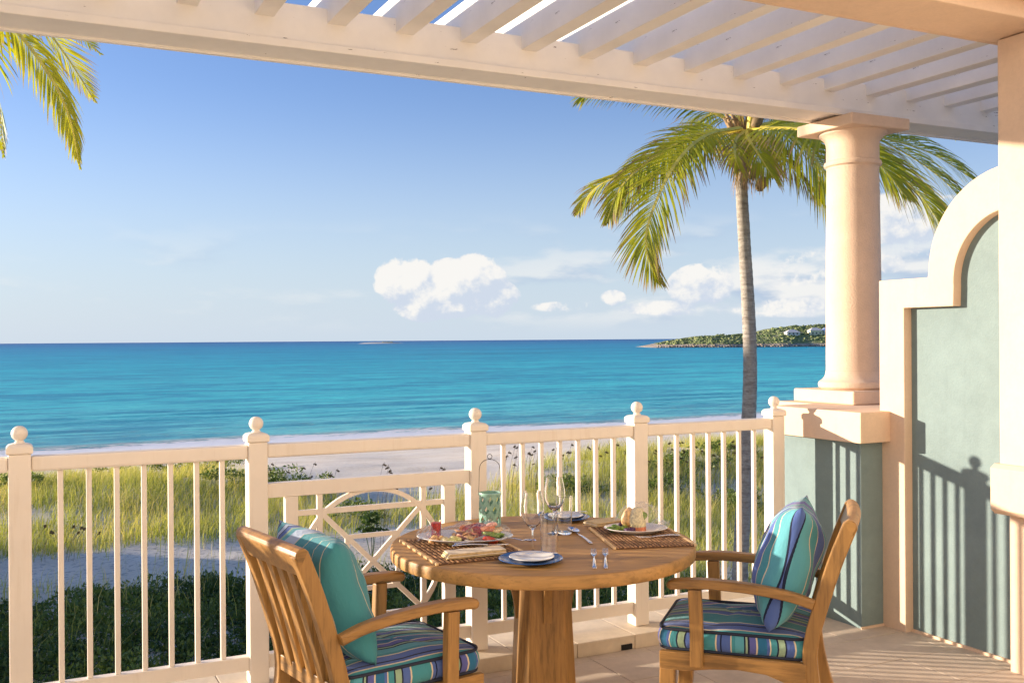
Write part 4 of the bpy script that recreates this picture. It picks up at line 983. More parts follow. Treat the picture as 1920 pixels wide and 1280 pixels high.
# ------------------------------------------------------------------ chairs and cushions
def sbar(name, pts, w, h, parent, side, mat='teakz', scales=None, bev=0.005, n=10):
    return sweep(name, catmull(pts, n), rect(w, h), M[mat], parent, side=side, scales=scales, bev=bev)
def make_chair(loc, rz, label):
    t = empty('armchair', loc, rz); tag(t, label, 'chair', 'teak armchairs at the round table')
    W2 = 0.245
    BK = [(-0.345, 0.0), (-0.285, 0.16), (-0.250, 0.32), (-0.247, 0.45), (-0.285, 0.60), (-0.341, 0.78), (-0.398, 0.925)]
    for y in (-W2, W2):
        sbar('back_leg', [(x, y, z) for x, z in BK], 0.046, 0.056, t, (0, 1, 0), scales=None, n=16)
        sbar('front_leg', [(0.330, y, 0.0), (0.316, y, 0.14), (0.310, y, 0.312)], 0.052, 0.062, t, (0, 1, 0), n=6)
        # side rail with an arched lower edge
        pr_ = [(-0.232, 0.380), (0.341, 0.380), (0.341, 0.312), (0.24, 0.305), (0.14, 0.322), (0.03, 0.330), (-0.08, 0.322), (-0.17, 0.290), (-0.232, 0.255)]
        yy = y+(0.027 if y > 0 else -0.027)
        o = extrude_poly('side_rail', pr_, 'Y', min(y+0.0, yy), max(y+0.0, yy), M['teak'], t, 0.003)
        ya = y+(0.030 if y > 0 else -0.030)
        sbar('arm_post', [(0.190, ya, 0.33), (0.190, ya, 0.48), (0.196, ya, 0.640)], 0.038, 0.052, t, (0, 1, 0), n=6)
        av = [(-0.260, ya, 0.612), (-0.17, ya, 0.638), (-0.02, ya, 0.658), (0.14, ya, 0.665), (0.26, ya, 0.658), (0.305, ya, 0.650)]
        C = catmull(av, 22); sc = [(0.72+0.5*min(1, i/14), 1.0) for i in range(23)]; sc[-1] = (0.80, 0.45); sc[-2] = (1.08, 0.85)
        sweep('arm', C, [(-0.026, -0.014), (-0.018, -0.019), (0.018, -0.019), (0.026, -0.014), (0.026, 0.012), (0.018, 0.019), (-0.018, 0.019), (-0.026, 0.012)], M['teak'], t, side=(0, 1, 0), scales=sc, smooth_=False, bev=0.002)
    extrude_poly('front_rail', [(-W2+0.027, 0.3785), (W2-0.027, 0.3785), (W2-0.027, 0.30), (0.15, 0.322), (-0.15, 0.322), (-W2+0.027, 0.30)], 'X', 0.295, 0.325, M['teak'], t, 0.003)
    bar('back_rail', (-0.252, -W2+0.024, 0.415), (-0.252, W2-0.024, 0.415), 0.03, 0.06, M['teak'], t, 0.004)
    for i in range(7): bar('seat_slat', (-0.18+0.075*i, -W2+0.028, 0.368), (-0.18+0.075*i, W2-0.028, 0.368), 0.052, 0.018, M['teak'], t, 0.002)
    # crest rail: bowed, thick, rounded top
    tl = Vector((-0.060, 0, 0.145)).normalized()
    C = [Vector((-0.386-0.012*(1-(y/W2)**2), y, 0.893+0.006*(1-(y/W2)**2))) for y in np.linspace(-W2-0.022, W2+0.022, 15)]
    prf = [(-0.050, -0.021), (0.036, -0.025), (0.050, -0.016), (0.054, 0), (0.050, 0.016), (0.036, 0.025), (-0.050, 0.021)]
    sweep('crest_rail', C, prf, M['teak'], t, side=tl, bev=0.004)
    for i in range(4):
        y = (i-1.5)*0.092
        pts = [(-0.252, y, 0.425), (-0.274, y, 0.52), (-0.316, y, 0.67), (-0.352, y, 0.79), (-0.372, y, 0.85)]
        sbar('back_slat', pts, 0.050, 0.030, t, (0, 1, 0), n=10, bev=0.003)
    return t
LC = make_chair((1.203, 3.706, 0), R(10.0), 'teak armchair left of the round table, seen from behind its slatted back')
RC = make_chair((2.765, 3.375, 0), R(135.0), 'teak armchair right of the round table, seen side-on before the green wall')

SEQ = [(3.0, TEAL), (0.25, CREAM), (0.5, BLUE), (0.25, NAVY), (1.2, BLUE), (0.2, CREAM), (0.5, TEAL), (1.2, AQUA), (0.25, NAVY), (0.3, SAGE), (0.25, NAVY), (0.9, VIO), (0.2, CREAM), (1.3, DEEP), (0.4, BLUE), (0.2, CREAM), (0.8, TEAL), (0.25, NAVY), (0.9, SAGE), (0.2, NAVY), (1.1, BLUE), (0.2, CREAM)]
M['fabric_seat'] = stripes('striped_fabric_seat', SEQ, 1.9)
SEQ2 = SEQ[10:]+SEQ[:10]
M['fabric_side'] = stripes('striped_fabric_boxing', [(w, c) for w, c in SEQ2], 2.6)
SEQP1 = [(0.5, BLUE), (0.12, NAVY), (0.5, AQUA), (0.1, NAVY), (0.4, PALE), (0.1, NAVY), (0.45, BLUE), (0.2, SAGE), (0.5, AQUA), (0.35, PALE), (0.9, PALE), (0.07, CREAM), (1.3, TEAL), (0.06, CREAM), (1.5, TEAL), (0.06, CREAM), (1.2, TEAL), (0.06, CREAM), (1.1, TEAL)]
SEQP2 = [(0.7, BLUE), (0.08, CREAM), (1.0, TEAL), (0.08, CREAM), (0.9, AQUA), (0.08, CREAM), (1.5, VIO), (0.09, CREAM), (1.2, TEAL), (0.08, CREAM), (0.7, BLUE), (0.07, NAVY), (0.35, PALE), (0.07, CREAM), (0.7, AQUA), (0.08, CREAM), (1.1, BLUE), (0.07, CREAM), (0.8, TEAL), (0.08, CREAM), (0.9, AQUA), (0.07, NAVY), (0.5, BLUE)]
M['fabric_pillow_teal'] = stripes('striped_fabric_pillow_teal', SEQP1[::-1], 1.0)
M['fabric_pillow_blue'] = stripes('striped_fabric_pillow_blue', SEQP2, 1.0)
M['piping'] = plain('navy_piping', (0.012, 0.018, 0.04), 0.7)
def seat_cushion(chair, label, seed):
    loc = chair.matrix_basis @ Vector((0.055, 0, 0.378)); t = empty('seat_cushion', loc, chair.rotation_euler.z); tag(t, label, 'cushion', 'striped seat cushions')
    hx, hy, H, rc = 0.293, 0.245, 0.108, 0.055; out = []
    n = 8; straight = 7
    def lerp(a, b, k): return [a+(b-a)*i/k for i in range(k)]
    for (cx_, cy_, a0) in ((hx-rc, hy-rc, 0), (-hx+rc, hy-rc, 90), (-hx+rc, -hy+rc, 180), (hx-rc, -hy+rc, 270)):
        for i in range(n+1): a = R(a0+90*i/n); out.append((cx_+rc*math.cos(a), cy_+rc*math.sin(a)))
        nx_ = {0: ((-hx+rc), hy), 90: (-hx, -hy+rc), 180: (hx-rc, -hy), 270: (hx, hy-rc)}[a0]; last = out[-1]
        for i in range(1, straight): out.append((last[0]+(nx_[0]-last[0])*i/straight, last[1]+(nx_[1]-last[1])*i/straight))
    N = len(out); per = [0]
    for i in range(N): a, b = out[i], out[(i+1) % N]; per.append(per[-1]+math.hypot(b[0]-a[0], b[1]-a[1]))
    bm = bmesh.new(); uvl = bm.loops.layers.uv.new('UVMap')
    def ring_(s_, z, dz=0.0, bul=0.0):
        vs = []
        for i, (x, y) in enumerate(out):
            w = noise.noise((x*6, y*6, seed))*dz
            # the cushion swells past the arm posts and pinches where it meets them
            pin = -0.014*math.exp(-((x-0.135)/0.035)**2)*(1 if abs(y) > 0.2 else 0)
            k = 1+(bul+pin)/max(0.1, math.hypot(x, y)); vs.append(bm.verts.new((x*s_*k, y*s_*k, z+w)))
        return vs
    side_l = [(1.0, 0.006, 0), (1.0, 0.025, 0.010), (1.0, 0.045, 0.014), (1.0, 0.066, 0.010), (1.0, 0.084, 0)]
    rs = [ring_(s_, z, 0.004, b) for s_, z, b in side_l]
    for a in range(len(rs)-1):
        for i in range(N):
            j = (i+1) % N; f = bm.faces.new((rs[a][i], rs[a][j], rs[a+1][j], rs[a+1][i])); f.material_index = 1; f.smooth = True
            for l, uu in zip(f.loops, (per[i], per[i+1], per[i+1], per[i])): l[uvl].uv = (uu, a*0.02)
    prev = rs[-1]
    for k, s_ in enumerate((0.95, 0.88, 0.75, 0.58, 0.38, 0.18)):
        z = 0.084+0.034*(1-s_**2.2)+0.004; cur = ring_(s_, z, 0.010)
        for i in range(N):
            j = (i+1) % N; f = bm.faces.new((prev[i], prev[j], cur[j], cur[i])); f.smooth = True
            for l in f.loops: l[uvl].uv = ((l.vert.co.y+0.31)*1.35, l.vert.co.x)
        prev = cur
    f = bm.faces.new(prev); f.smooth = True
    for l in f.loops: l[uvl].uv = ((l.vert.co.y+0.31)*1.35, l.vert.co.x)
    bm.faces.new(list(reversed(rs[0])))
    me = bpy.data.meshes.new('cushion_body'); bm.to_mesh(me); bm.free()
    link('cushion_body', me, [M['fabric_seat'], M['fabric_side']], t)
    for z in (0.008, 0.086):
        sweep('piping', [(x*1.004, y*1.004, z) for x, y in out], circ(0.0065, 8), M['piping'], t, side=(0, 0, 1), closed=True, smooth_=True)
seat_cushion(LC, 'blue and teal striped seat cushion on the left armchair', 3)
seat_cushion(RC, 'blue and teal striped seat cushion on the right armchair', 9)
def pillow(chair, off, tilt, roll, label, mat, size=0.50, thick=0.17, seed=1, yaw=0.0):
    t = chair.matrix_basis @ Matrix.Translation(off) @ Matrix.Rotation(yaw, 4, 'Z') @ Matrix.Rotation(tilt, 4, 'Y') @ Matrix.Rotation(roll, 4, 'X')
    n = 26; bm = bmesh.new(); uvl = bm.loops.layers.uv.new('UVMap'); grids = []
    for sg in (1, -1):
        G = []
        for i in range(n+1):
            row = []
            for j in range(n+1):
                u, v = -1+2*i/n, -1+2*j/n
                e = (max(0, 1-abs(u)**2.6)*max(0, 1-abs(v)**2.6))**0.55
                y = size/2*u*(1-0.085*(1-v*v)); z = size/2*v*(1-0.085*(1-u*u))
                w = noise.noise((u*1.6, v*1.6, seed+sg*3))*0.024+noise.noise((u*4, v*3, seed+5))*0.010
                row.append(bm.verts.new((sg*(thick/2*e+w*min(1, e*2)), y, z)))
            G.append(row)
        grids.append(G)
        for i in range(n):
            for j in range(n):
                q = (G[i][j], G[i+1][j], G[i+1][j+1], G[i][j+1]); q = q if sg > 0 else tuple(reversed(q))
                f = bm.faces.new(q); f.smooth = True
                for l in f.loops: l[uvl].uv = (0.5+l.vert.co.y/size, l.vert.co.z)
    bmesh.ops.remove_doubles(bm, verts=bm.verts, dist=1e-4)
    me = bpy.data.meshes.new('throw_pillow'); bm.to_mesh(me); bm.free()
    o = link('throw_pillow', me, mat); o.matrix_world = t; tag(o, label, 'pillow', 'striped throw pillows'); return o
pillow(LC, (-0.175, 0.015, 0.715), R(-19), R(2), 'teal pillow with cream pinstripes and a blue striped edge, leaning in the left armchair', M['fabric_pillow_teal'], 0.49, 0.24, 2)
pillow(RC, (-0.150, 0.02, 0.725), R(-15), R(3), 'blue and teal striped pillow leaning upright in the right armchair', M['fabric_pillow_blue'], 0.51, 0.24, 7)

# ------------------------------------------------------------------ things on the table
TZ = 0.7497
M['glass'] = glassm('clear_glass'); M['wrap'] = wrapm()
M['chinablue'] = plain('blue_glazed_china', (0.028, 0.10, 0.30), 0.15, 0, 0, spec=0.6)
M['china'] = plain('white_china', (0.80, 0.78, 0.73), 0.15, 0, 0, spec=0.6)
M['silver'] = plain('polished_steel', (0.82, 0.82, 0.84), 0.14, 1.0)
M['mint'] = plain('mint_glazed_ceramic', (0.27, 0.47, 0.38), 0.25, 0, 0.12, 25)
M['wire'] = plain('dark_wire', (0.10, 0.08, 0.06), 0.4, 0.7)
M['napkin'] = plain('ochre_linen', (0.66, 0.50, 0.26), 0.9, 0, 0.12, 60); M['napkin2'] = plain('pale_linen', (0.74, 0.62, 0.45), 0.9, 0, 0.1, 60)
def tabp(px, py, dz=0.0): p = at_z(px, py, TZ); p.z = TZ+dz; return p
def wineglass(px, py, label):
    o = lathe('wine_glass', [(0, 0.0), (0.036, 0.0), (0.037, 0.0015), (0.030, 0.004), (0.010, 0.008), (0.0045, 0.016), (0.0038, 0.06), (0.0042, 0.095), (0.010, 0.106), (0.028, 0.122), (0.044, 0.148), (0.050, 0.175), (0.048, 0.205), (0.041, 0.240), (0.0375, 0.258),
        (0.0365, 0.258), (0.040, 0.240), (0.047, 0.205), (0.0488, 0.175), (0.043, 0.1495), (0.027, 0.124), (0.009, 0.110), (0, 0.108)], M['glass'], None, 48, tabp(px, py, 0.0004))
    tag(o, label, 'wine glass', 'glasses on the table')
def tumbler(px, py, label):
    o = lathe('tumbler', [(0, 0), (0.032, 0), (0.034, 0.003), (0.0385, 0.172), (0.0378, 0.173), (0.0368, 0.172), (0.0325, 0.014), (0.030, 0.010), (0, 0.010)], M['glass'], None, 48, tabp(px, py, 0.0004))
    tag(o, label, 'glass', 'glasses on the table')
wineglass(999, 1037, 'empty wine glass standing nearer the front, just left of the front tumbler')
wineglass(1040, 1001, 'empty wine glass standing farther back, behind the rear tumbler')
tumbler(1030, 1042, 'clear straight tumbler at the front, touching the front wine glass')
tumbler(1058, 1000, 'clear straight tumbler at the back, in front of the rear blue plate')
def plate(px, py, r, mat, name, label, dz=0.0004, h=0.016, sx=1, sy=1, rz=0, grp=None):
    p = [(0, 0.0), (r*0.55, 0.0), (r*0.60, 0.003), (r*0.98, h-0.001), (r, h+0.001), (r*0.985, h+0.003), (r*0.62, 0.0075), (r*0.55, 0.0055), (0, 0.0055)]
    o = lathe(name, p, mat, None, 64, tabp(px, py, dz), sx=sx, sy=sy); o.rotation_euler = (0, 0, rz); tag(o, label, 'plate', grp); return o
plate(995, 1053, 0.130, M['chinablue'], 'plate', 'blue plate at the front table edge, under a small white plate', grp='blue plates')
plate(997, 1051, 0.092, M['china'], 'side_plate', 'small white plate on the front blue plate with a knife across it', 0.0072, 0.012, grp='small white plates')
plate(1058, 974, 0.125, M['chinablue'], 'plate', 'blue plate at the back of the table behind the glasses', grp='blue plates')
plate(1060, 972, 0.090, M['china'], 'side_plate', 'small white plate on the rear blue plate', 0.0072, 0.012, grp='small white plates')

# cutlery: flat swept shapes lying along local X, tip at +X
def handle(t, L, x0=0.0, wmax=0.011):
    pts = [Vector((x0+L*i/10, 0, 0.0035+0.004*math.sin(math.pi*i/10))) for i in range(11)]
    sc = [(0.9-0.55*(i/10)**0.8 if i else 0.6, 1) for i in range(11)]
    return sweep('handle', pts, circ(wmax, 10, 0.0022), M['silver'], t, side=(0, 1, 0), scales=sc, smooth_=True)
def cutlery(kind, p, rz, L, label, tilt=0.0, grp='cutlery on the table'):
    t = empty(kind, p, 0); t.rotation_euler = (0, -tilt, rz); tag(t, label, kind.replace('_', ' '), grp)
    hl = L*0.62; handle(t, hl)
    if kind == 'fork':
        o = sweep('neck', [(hl, 0, 0.0037), (hl+L*0.08, 0, 0.004), (hl+L*0.12, 0, 0.005), (hl+L*0.17, 0, 0.006)], circ(0.0125, 10, 0.0016), M['silver'], t, side=(0, 1, 0), scales=[(0.28, 1), (0.45, 1), (0.95, 1), (1.0, 1)], smooth_=True)
        for i in range(4):
            y = (i-1.5)*0.0068; x = hl+L*0.165
            sweep('tine', [(x, y, 0.006), (x+L*0.08, y, 0.0045), (x+L*0.16, y*0.95, 0.008), (x+L*0.21, y*0.9, 0.013)], circ(0.0017, 6, 0.0012), M['silver'], t, side=(0, 1, 0), smooth_=True)
    elif kind == 'spoon':
        vs = []; fs = []; nn, mm = 20, 6; a, b = L*0.17, 0.0215; cxs = hl+L*0.20
        for side_ in (0, 1):
            for i in range(mm+1):
                r = i/mm
                for j in range(nn):
                    q = 2*math.pi*j/nn; vs.append((cxs+a*r*math.cos(q), b*r*math.sin(q), 0.0105-0.009*(1-r*r)+(0.0012 if side_ else 0)))
        for side_ in (0, 1):
            k = side_*(mm+1)*nn
            for i in range(mm):
                for j in range(nn): fs.append((k+i*nn+j, k+i*nn+(j+1) % nn, k+(i+1)*nn+(j+1) % nn, k+(i+1)*nn+j))
        link('bowl', pydata('bowl', vs, fs, True), M['silver'], t)
        sweep('neck', [(hl, 0, 0.0037), (hl+L*0.06, 0, 0.006)], circ(0.0035, 8, 0.002), M['silver'], t, side=(0, 1, 0), smooth_=True)
    elif kind == 'knife':
        pl_ = [(hl, -0.004), (hl+0.01, -0.009), (hl+L*0.30, -0.0095), (hl+L*0.38, 0.004), (hl, 0.004)]
        extrude_poly('blade', pl_, 'Z', 0.003, 0.0045, M['silver'], t)
    return t
def dirz(a, b): v = b-a; return math.atan2(v.y, v.x), Vector((v.x, v.y, 0)).length
def lay(kind, pa, pb, label, dz=0.001, tilt=0.0):
    a, b = tabp(*pa), tabp(*pb); rz, L = dirz(a, b); a.z += dz; return cutlery(kind, a, rz, L, label, tilt)
lay('spoon', (1109, 1020), (1069, 992), 'spoon on the bare wood between the rear tumbler and the right placemat')
lay('fork', (1115, 1067), (1113, 1034), 'fork on the table front, the left one of the pair')
lay('fork', (1136, 1067), (1135, 1033), 'fork on the table front, the right one of the pair')
lay('knife', (1045, 1048), (965, 1050), 'knife lying across the small white plate at the front', 0.0215)
lay('knife', (1100, 968), (1030, 974), 'knife lying across the small white plate at the back', 0.0215)

# placemats: individual rods with pale ends
M['rod'] = plain('dark_reed', (0.13, 0.060, 0.025), 0.6, 0, 0.6, 60); M['rodend'] = plain('pale_reed_end', (0.78, 0.56, 0.30), 0.7); M['weft'] = plain('mid_reed', (0.42, 0.235, 0.11), 0.7, 0, 0.6, 40)
def placemat(corner, ux, lx, ly, label):
    """corner, unit direction of the long side, long length lx, short length ly (left of ux)"""
    rz = math.atan2(ux[1], ux[0]); t = empty('placemat', (corner[0], corner[1], TZ+0.0003), rz); tag(t, label, 'placemat', 'woven reed placemats')
    n = int(lx/0.0085); B = []; E = []; Wv = []
    for i in range(n):
        x = lx*i/n; z = 0.0016*(i % 2)
        B.append((x, 0.004, 0.0+z*0.2, x+0.0062, ly-0.004, 0.0048+z))
        if i % 2 == 0: E.append((x-0.0008, -0.006, 0.0006, x+0.0082, 0.0058, 0.0098)); E.append((x-0.0008, ly-0.0058, 0.0006, x+0.0082, ly+0.006, 0.0098))
    for j in range(21):
        y = 0.010+(ly-0.028)*j/20
        for i in range(0, n, 2):
            x = lx*i/n+(0.0085 if j % 2 else 0)
            Wv.append((x, y, 0.0046, x+0.0078, y+0.0085, 0.0086))
    o = join_boxes('reeds', B, M['rod'], t); o['kind'] = 'stuff'
    o = join_boxes('reed_ends', E, M['rodend'], t); o['kind'] = 'stuff'
    o = join_boxes('weave', Wv, M['weft'], t); o['kind'] = 'stuff'
a = tabp(820, 1060); b = tabp(740, 1008); ux = (b-a).normalized()
placemat((a.x+0.40*ux.y, a.y-0.40*ux.x), (ux.x, ux.y), 0.52, 0.40, 'dark woven placemat under the large wrapped platter on the left side of the table')
a = tabp(1153, 1030); b = tabp(1097, 985); ux = (b-a).normalized()
placemat((a.x+0.355*ux.y, a.y-0.355*ux.x), (ux.x, ux.y), 0.48, 0.355, 'dark woven placemat under the dessert plate on the right side of the table')

# napkins
def napkin(pa, pb, w, label, z0, mats, layers=4, twist=0.0):
    a, b = tabp(*pa), tabp(*pb); rz, L = dirz(a, b); t = empty('napkin', (a.x, a.y, TZ+z0), rz); tag(t, label, 'napkin', 'folded linen napkins')
    for k in range(layers):
        vs = []; fs = []; nn = 16
        ofs = random.uniform(-0.004, 0.004); sk = random.uniform(-0.006, 0.006); z = 0.0005+0.0058*k; ll = L*(1-0.02*k)
        for i in range(nn+1):
            for j, (y, zz) in enumerate(((0, 0.0028), (0.003, 0.0), (w-0.003, 0.0), (w, 0.0028), (w-0.003, 0.0054), (0.003, 0.0054))):
                x = ll*i/nn; vs.append((x+sk*y/w+0.004*k, y+ofs, z+zz+0.0018*noise.noise((x*30, y*20, k))))
        for i in range(nn):
            for j in range(6): fs.append((i*6+j, i*6+(j+1) % 6, (i+1)*6+(j+1) % 6, (i+1)*6+j))
        fs += [(5, 4, 3, 2, 1, 0), tuple(nn*6+j for j in range(6))]
        me = pydata('fold', vs, fs, False); bm = bmesh.new(); bm.from_mesh(me); bmesh.ops.recalc_face_normals(bm, faces=bm.faces); bm.to_mesh(me); bm.free()
        link('fold', me, mats[k % len(mats)], t)
    return t
napkin((838, 1054), (950, 1043), 0.085, 'folded ochre linen napkin lying in front of the left platter', 0.009, [M['napkin'], M['napkin2']])
napkin((1118, 992), (1172, 984), 0.10, 'folded ochre napkin tucked behind the dessert plate', 0.009, [M['napkin'], M['napkin2']], 3)
cutlery('fork', tabp(852, 1037, 0.036), dirz(tabp(852, 1037), tabp(925, 1030))[0], 0.24, 'fork lying on the folded ochre napkin at the left setting')
cutlery('knife', tabp(848, 1040, 0.0355), dirz(tabp(848, 1040), tabp(920, 1038))[0], 0.24, 'knife lying on the folded ochre napkin at the left setting')
cutlery('spoon', tabp(945, 1015, 0.012), dirz(tabp(945, 1015), tabp(990, 1021))[0], 0.17, 'spoon resting by the right tip of the large platter')
cutlery('fork', tabp(1275, 1009, 0.012), dirz(tabp(1275, 1009), tabp(1196, 1014))[0], 0.215, 'fork lying on the right placemat in front of the dessert plate')

# mint lantern with pierced wall and wire handle
lp = tabp(919, 986); ln = empty('lantern', (lp.x, lp.y, TZ+0.0005)); tag(ln, 'mint green pierced ceramic lantern with a tall wire handle at the back of the table', 'lantern')
def pierced():
    r, z0, z1, nc, nr_ = 0.053, 0.012, 0.148, 8, 3; bm = bmesh.new(); cache = {}
    def v(a, z, rr=r):
        key = (round(a % nc, 4), round(z, 5)); 
        if key not in cache: an = 2*math.pi*(a % nc)/nc; cache[key] = bm.verts.new((rr*math.cos(an), rr*math.sin(an), z))
        return cache[key]
    dz = (z1-z0)/nr_
    for j in range(nr_):
        for i in range(nc):
            o_ = 0.5 if j % 2 else 0.0; a0 = i+o_; zc = z0+dz*(j+0.5)
            outer_ = [(a0, z0+dz*j), (a0+0.5, z0+dz*j), (a0+1, z0+dz*j), (a0+1, zc), (a0+1, z0+dz*(j+1)), (a0+0.5, z0+dz*(j+1)), (a0, z0+dz*(j+1)), (a0, zc)]
            big = 0.36; inn = []
            for k in range(8):
                q = 2*math.pi*(k-3+0)/8; inn.append((a0+0.5+big*math.cos(q)*(1.0 if k % 2 else 0.75), zc+dz*0.42*math.sin(q)*(1.15 if k % 2 else 0.75)))
            O = [v(*p) for p in outer_]; I = [v(*p) for p in inn]
            for k in range(8): bm.faces.new((O[k], O[(k+1) % 8], I[(k+1) % 8], I[k]))
    bmesh.ops.recalc_face_normals(bm, faces=bm.faces)
    me = bpy.data.meshes.new('pierced_wall'); bm.to_mesh(me); bm.free()
    o = link('pierced_wall', me, M['mint'], ln); md = o.modifiers.new('thickness', 'SOLIDIFY'); md.thickness = 0.007; md.offset = -1; bevel(o, 0.0015)
pierced()
lathe('base', [(0, 0), (0.048, 0), (0.052, 0.004), (0.0535, 0.0125), (0.047, 0.0125), (0, 0.008)], M['mint'], ln, 40)
lathe('rim', [(0.0465, 0.1475), (0.0535, 0.1475), (0.055, 0.154), (0.0535, 0.162), (0.0465, 0.162)], M['mint'], ln, 40, close=True)
lathe('candle', [(0, 0.0125), (0.018, 0.0125), (0.018, 0.045), (0.016, 0.047), (0, 0.047)], M['china'], ln, 24)
hd = [Vector((-0.0545, 0, 0.150)), Vector((-0.052, 0, 0.20)), Vector((-0.050, 0, 0.27))]+[Vector((-0.049*math.cos(R(a)), 0, 0.275+0.045*math.sin(R(a)))) for a in range(0, 181, 20)]+[Vector((0.050, 0, 0.27)), Vector((0.052, 0, 0.20)), Vector((0.0545, 0, 0.150))]
o = sweep('wire_handle', catmull(hd, 60), circ(0.0016, 6), M['wire'], ln, side=(0, 1, 0), smooth_=True); o.rotation_euler = (0, 0, -TH)
o = sweep('handle_ring', [(0.011*math.cos(2*math.pi*i/24), 0, 0.333+0.011*math.sin(2*math.pi*i/24)) for i in range(24)], circ(0.0016, 6), M['wire'], ln, side=(0, 1, 0), closed=True, smooth_=True); o.rotation_euler = (0, 0, -TH)

# food
def blobm(name, c, **k): M[name] = plain(name, c, 0.4, 0, 0.3, 90, spec=0.5, sss=0.0); return M[name]
for nme, c in (('melon', (0.85, 0.50, 0.20)), ('honeydew', (0.72, 0.72, 0.30)), ('ham', (0.78, 0.42, 0.34)), ('salami', (0.38, 0.06, 0.05)), ('cheese', (0.80, 0.56, 0.26)), ('kiwi', (0.20, 0.30, 0.04)), ('tomato', (0.60, 0.07, 0.03)),
               ('grape', (0.08, 0.03, 0.09)), ('lettuce', (0.22, 0.38, 0.06)), ('bread', (0.62, 0.40, 0.20)), ('salmon', (0.72, 0.25, 0.12)), ('mousse', (0.72, 0.62, 0.36)), ('olive', (0.06, 0.05, 0.03)), ('jelly', (0.70, 0.035, 0.03)), ('peach_slice', (0.78, 0.45, 0.22))):
    blobm(nme, c)
def blob(name, t, p, s, mat, label=None, cat=None, seed=0, sub=3, am=0.12, rz=0.0, fr=1.6):
    bm = bmesh.new(); bmesh.ops.create_icosphere(bm, subdivisions=sub, radius=1)
    for v in bm.verts:
        k = 1+am*noise.noise(v.co*fr+Vector((seed, seed*2, 0)))*2; v.co = Vector((v.co.x*s[0]*k, v.co.y*s[1]*k, v.co.z*s[2]*k))
    for f in bm.faces: f.smooth = True
    me = bpy.data.meshes.new(name); bm.to_mesh(me); bm.free()
    o = link(name, me, M[mat], t, p); o.rotation_euler = (random.uniform(-0.3, 0.3), random.uniform(-0.3, 0.3), rz)
    if label: tag(o, label, cat)
    return o
def slice_(name, t, p, r, mat, tilt, rz, th=0.0022):
    vs = []; fs = []; n = 18
    for z in (0, th):
        vs.append((0, 0, z+0.002))
        for i in range(n): a = 2*math.pi*i/n; rr = r*(1+0.05*math.sin(3*a)); vs.append((rr*math.cos(a), rr*math.sin(a)*0.85, z+0.004*math.sin(2*a)))
    for i in range(n): j = (i+1) % n; fs += [(0, 1+j, 1+i), (n+1, n+2+i, n+2+j), (1+i, 1+j, n+2+j, n+2+i)]
    o = link(name, pydata(name, vs, fs, True), M[mat], t, p); o.rotation_euler = (tilt, random.uniform(-0.3, 0.3), rz); return o
# left platter
pc = tabp(872, 1019); ang = -TH
plt = plate(872, 1019, 0.165, M['china'], 'platter', 'large oval white platter of cold cuts, cheese and fruit on the left placemat', 0.0100, 0.026, 1.28, 0.86, -TH)
rt = Vector((math.cos(-TH), math.sin(-TH), 0)); bk = Vector((_f.x, _f.y, 0)).normalized()
def onp(c, a, b, z): return c+rt*a+bk*b+Vector((0, 0, z))
base = Vector((pc.x, pc.y, TZ+0.0165))
def foodthing(name, label, cat, c, a, b, build):
    t = empty(name, onp(c, a, b, 0)); tag(t, label, cat); build(t); return t
def many(part, mats, n, sx, sy, size, zb=0.0, zr=0.01, am=0.12, sq=0.7):
    def f(t):
        for i in range(n):
            p = (random.uniform(-sx, sx), random.uniform(-sy, sy), zb+random.uniform(0, zr)+size*sq*0.6)
            s_ = size*random.uniform(0.8, 1.2); blob(part, t, p, (s_, s_*random.uniform(0.7, 1.1), s_*sq), random.choice(mats), None, None, i*1.7, 2, am, random.uniform(0, 6))
    return f
foodthing('melon_cubes', 'orange melon chunks at the near left of the platter', 'fruit', base, -0.118, -0.055, many('melon_cube', ['melon', 'peach_slice'], 12, 0.030, 0.022, 0.014, 0, 0.012, 0.25, 0.8))
foodthing('honeydew_slices', 'pale green and yellow melon slices fanned near the middle of the platter', 'fruit', base, -0.055, -0.060, many('melon_slice', ['honeydew', 'mousse', 'honeydew'], 10, 0.038, 0.02, 0.019, 0, 0.010, 0.15, 0.7))
foodthing('ham_slices', 'folded pink ham slices in the middle of the platter', 'ham', base, 0.015, -0.030, lambda t: [slice_('ham_slice', t, (random.uniform(-0.04, 0.04), random.uniform(-0.03, 0.03), 0.008+0.004*i), 0.026, ('ham', 'peach_slice', 'salmon', 'cheese')[i % 4], random.uniform(-0.5, 0.5), random.uniform(0, 6)) for i in range(10)])
foodthing('salami_slices', 'dark red salami slices standing at the back of the platter', 'salami', base, 0.035, 0.045, lambda t: [slice_('salami_slice', t, (-0.045+0.012*i, random.uniform(-0.01, 0.01), 0.035), 0.034, 'salami' if i % 2 else 'salmon', R(75)+random.uniform(-0.25, 0.25), random.uniform(-0.5, 0.5)) for i in range(8)])
foodthing('garnish_stack', 'tomato, kiwi and cheese stacked at the right end of the platter', 'garnish', base, 0.115, -0.035, lambda t: [blob('tomato_wedge', t, (-0.012, -0.02, 0.012), (0.036, 0.020, 0.014), 'tomato', seed=1), blob('kiwi_slice', t, (0.0, 0.0, 0.033), (0.040, 0.026, 0.011), 'kiwi', seed=2), blob('lettuce_leaf', t, (0.02, 0.02, 0.027), (0.052, 0.034, 0.012), 'lettuce', seed=3, am=0.3, fr=4), blob('ham_roll', t, (-0.01, 0.01, 0.054), (0.034, 0.020, 0.014), 'salmon', seed=4), blob('cheese_piece', t, (0.03, 0.0, 0.046), (0.026, 0.017, 0.010), 'cheese', seed=5), blob('ham_roll', t, (0.012, 0.018, 0.068), (0.026, 0.018, 0.011), 'ham', seed=6)])
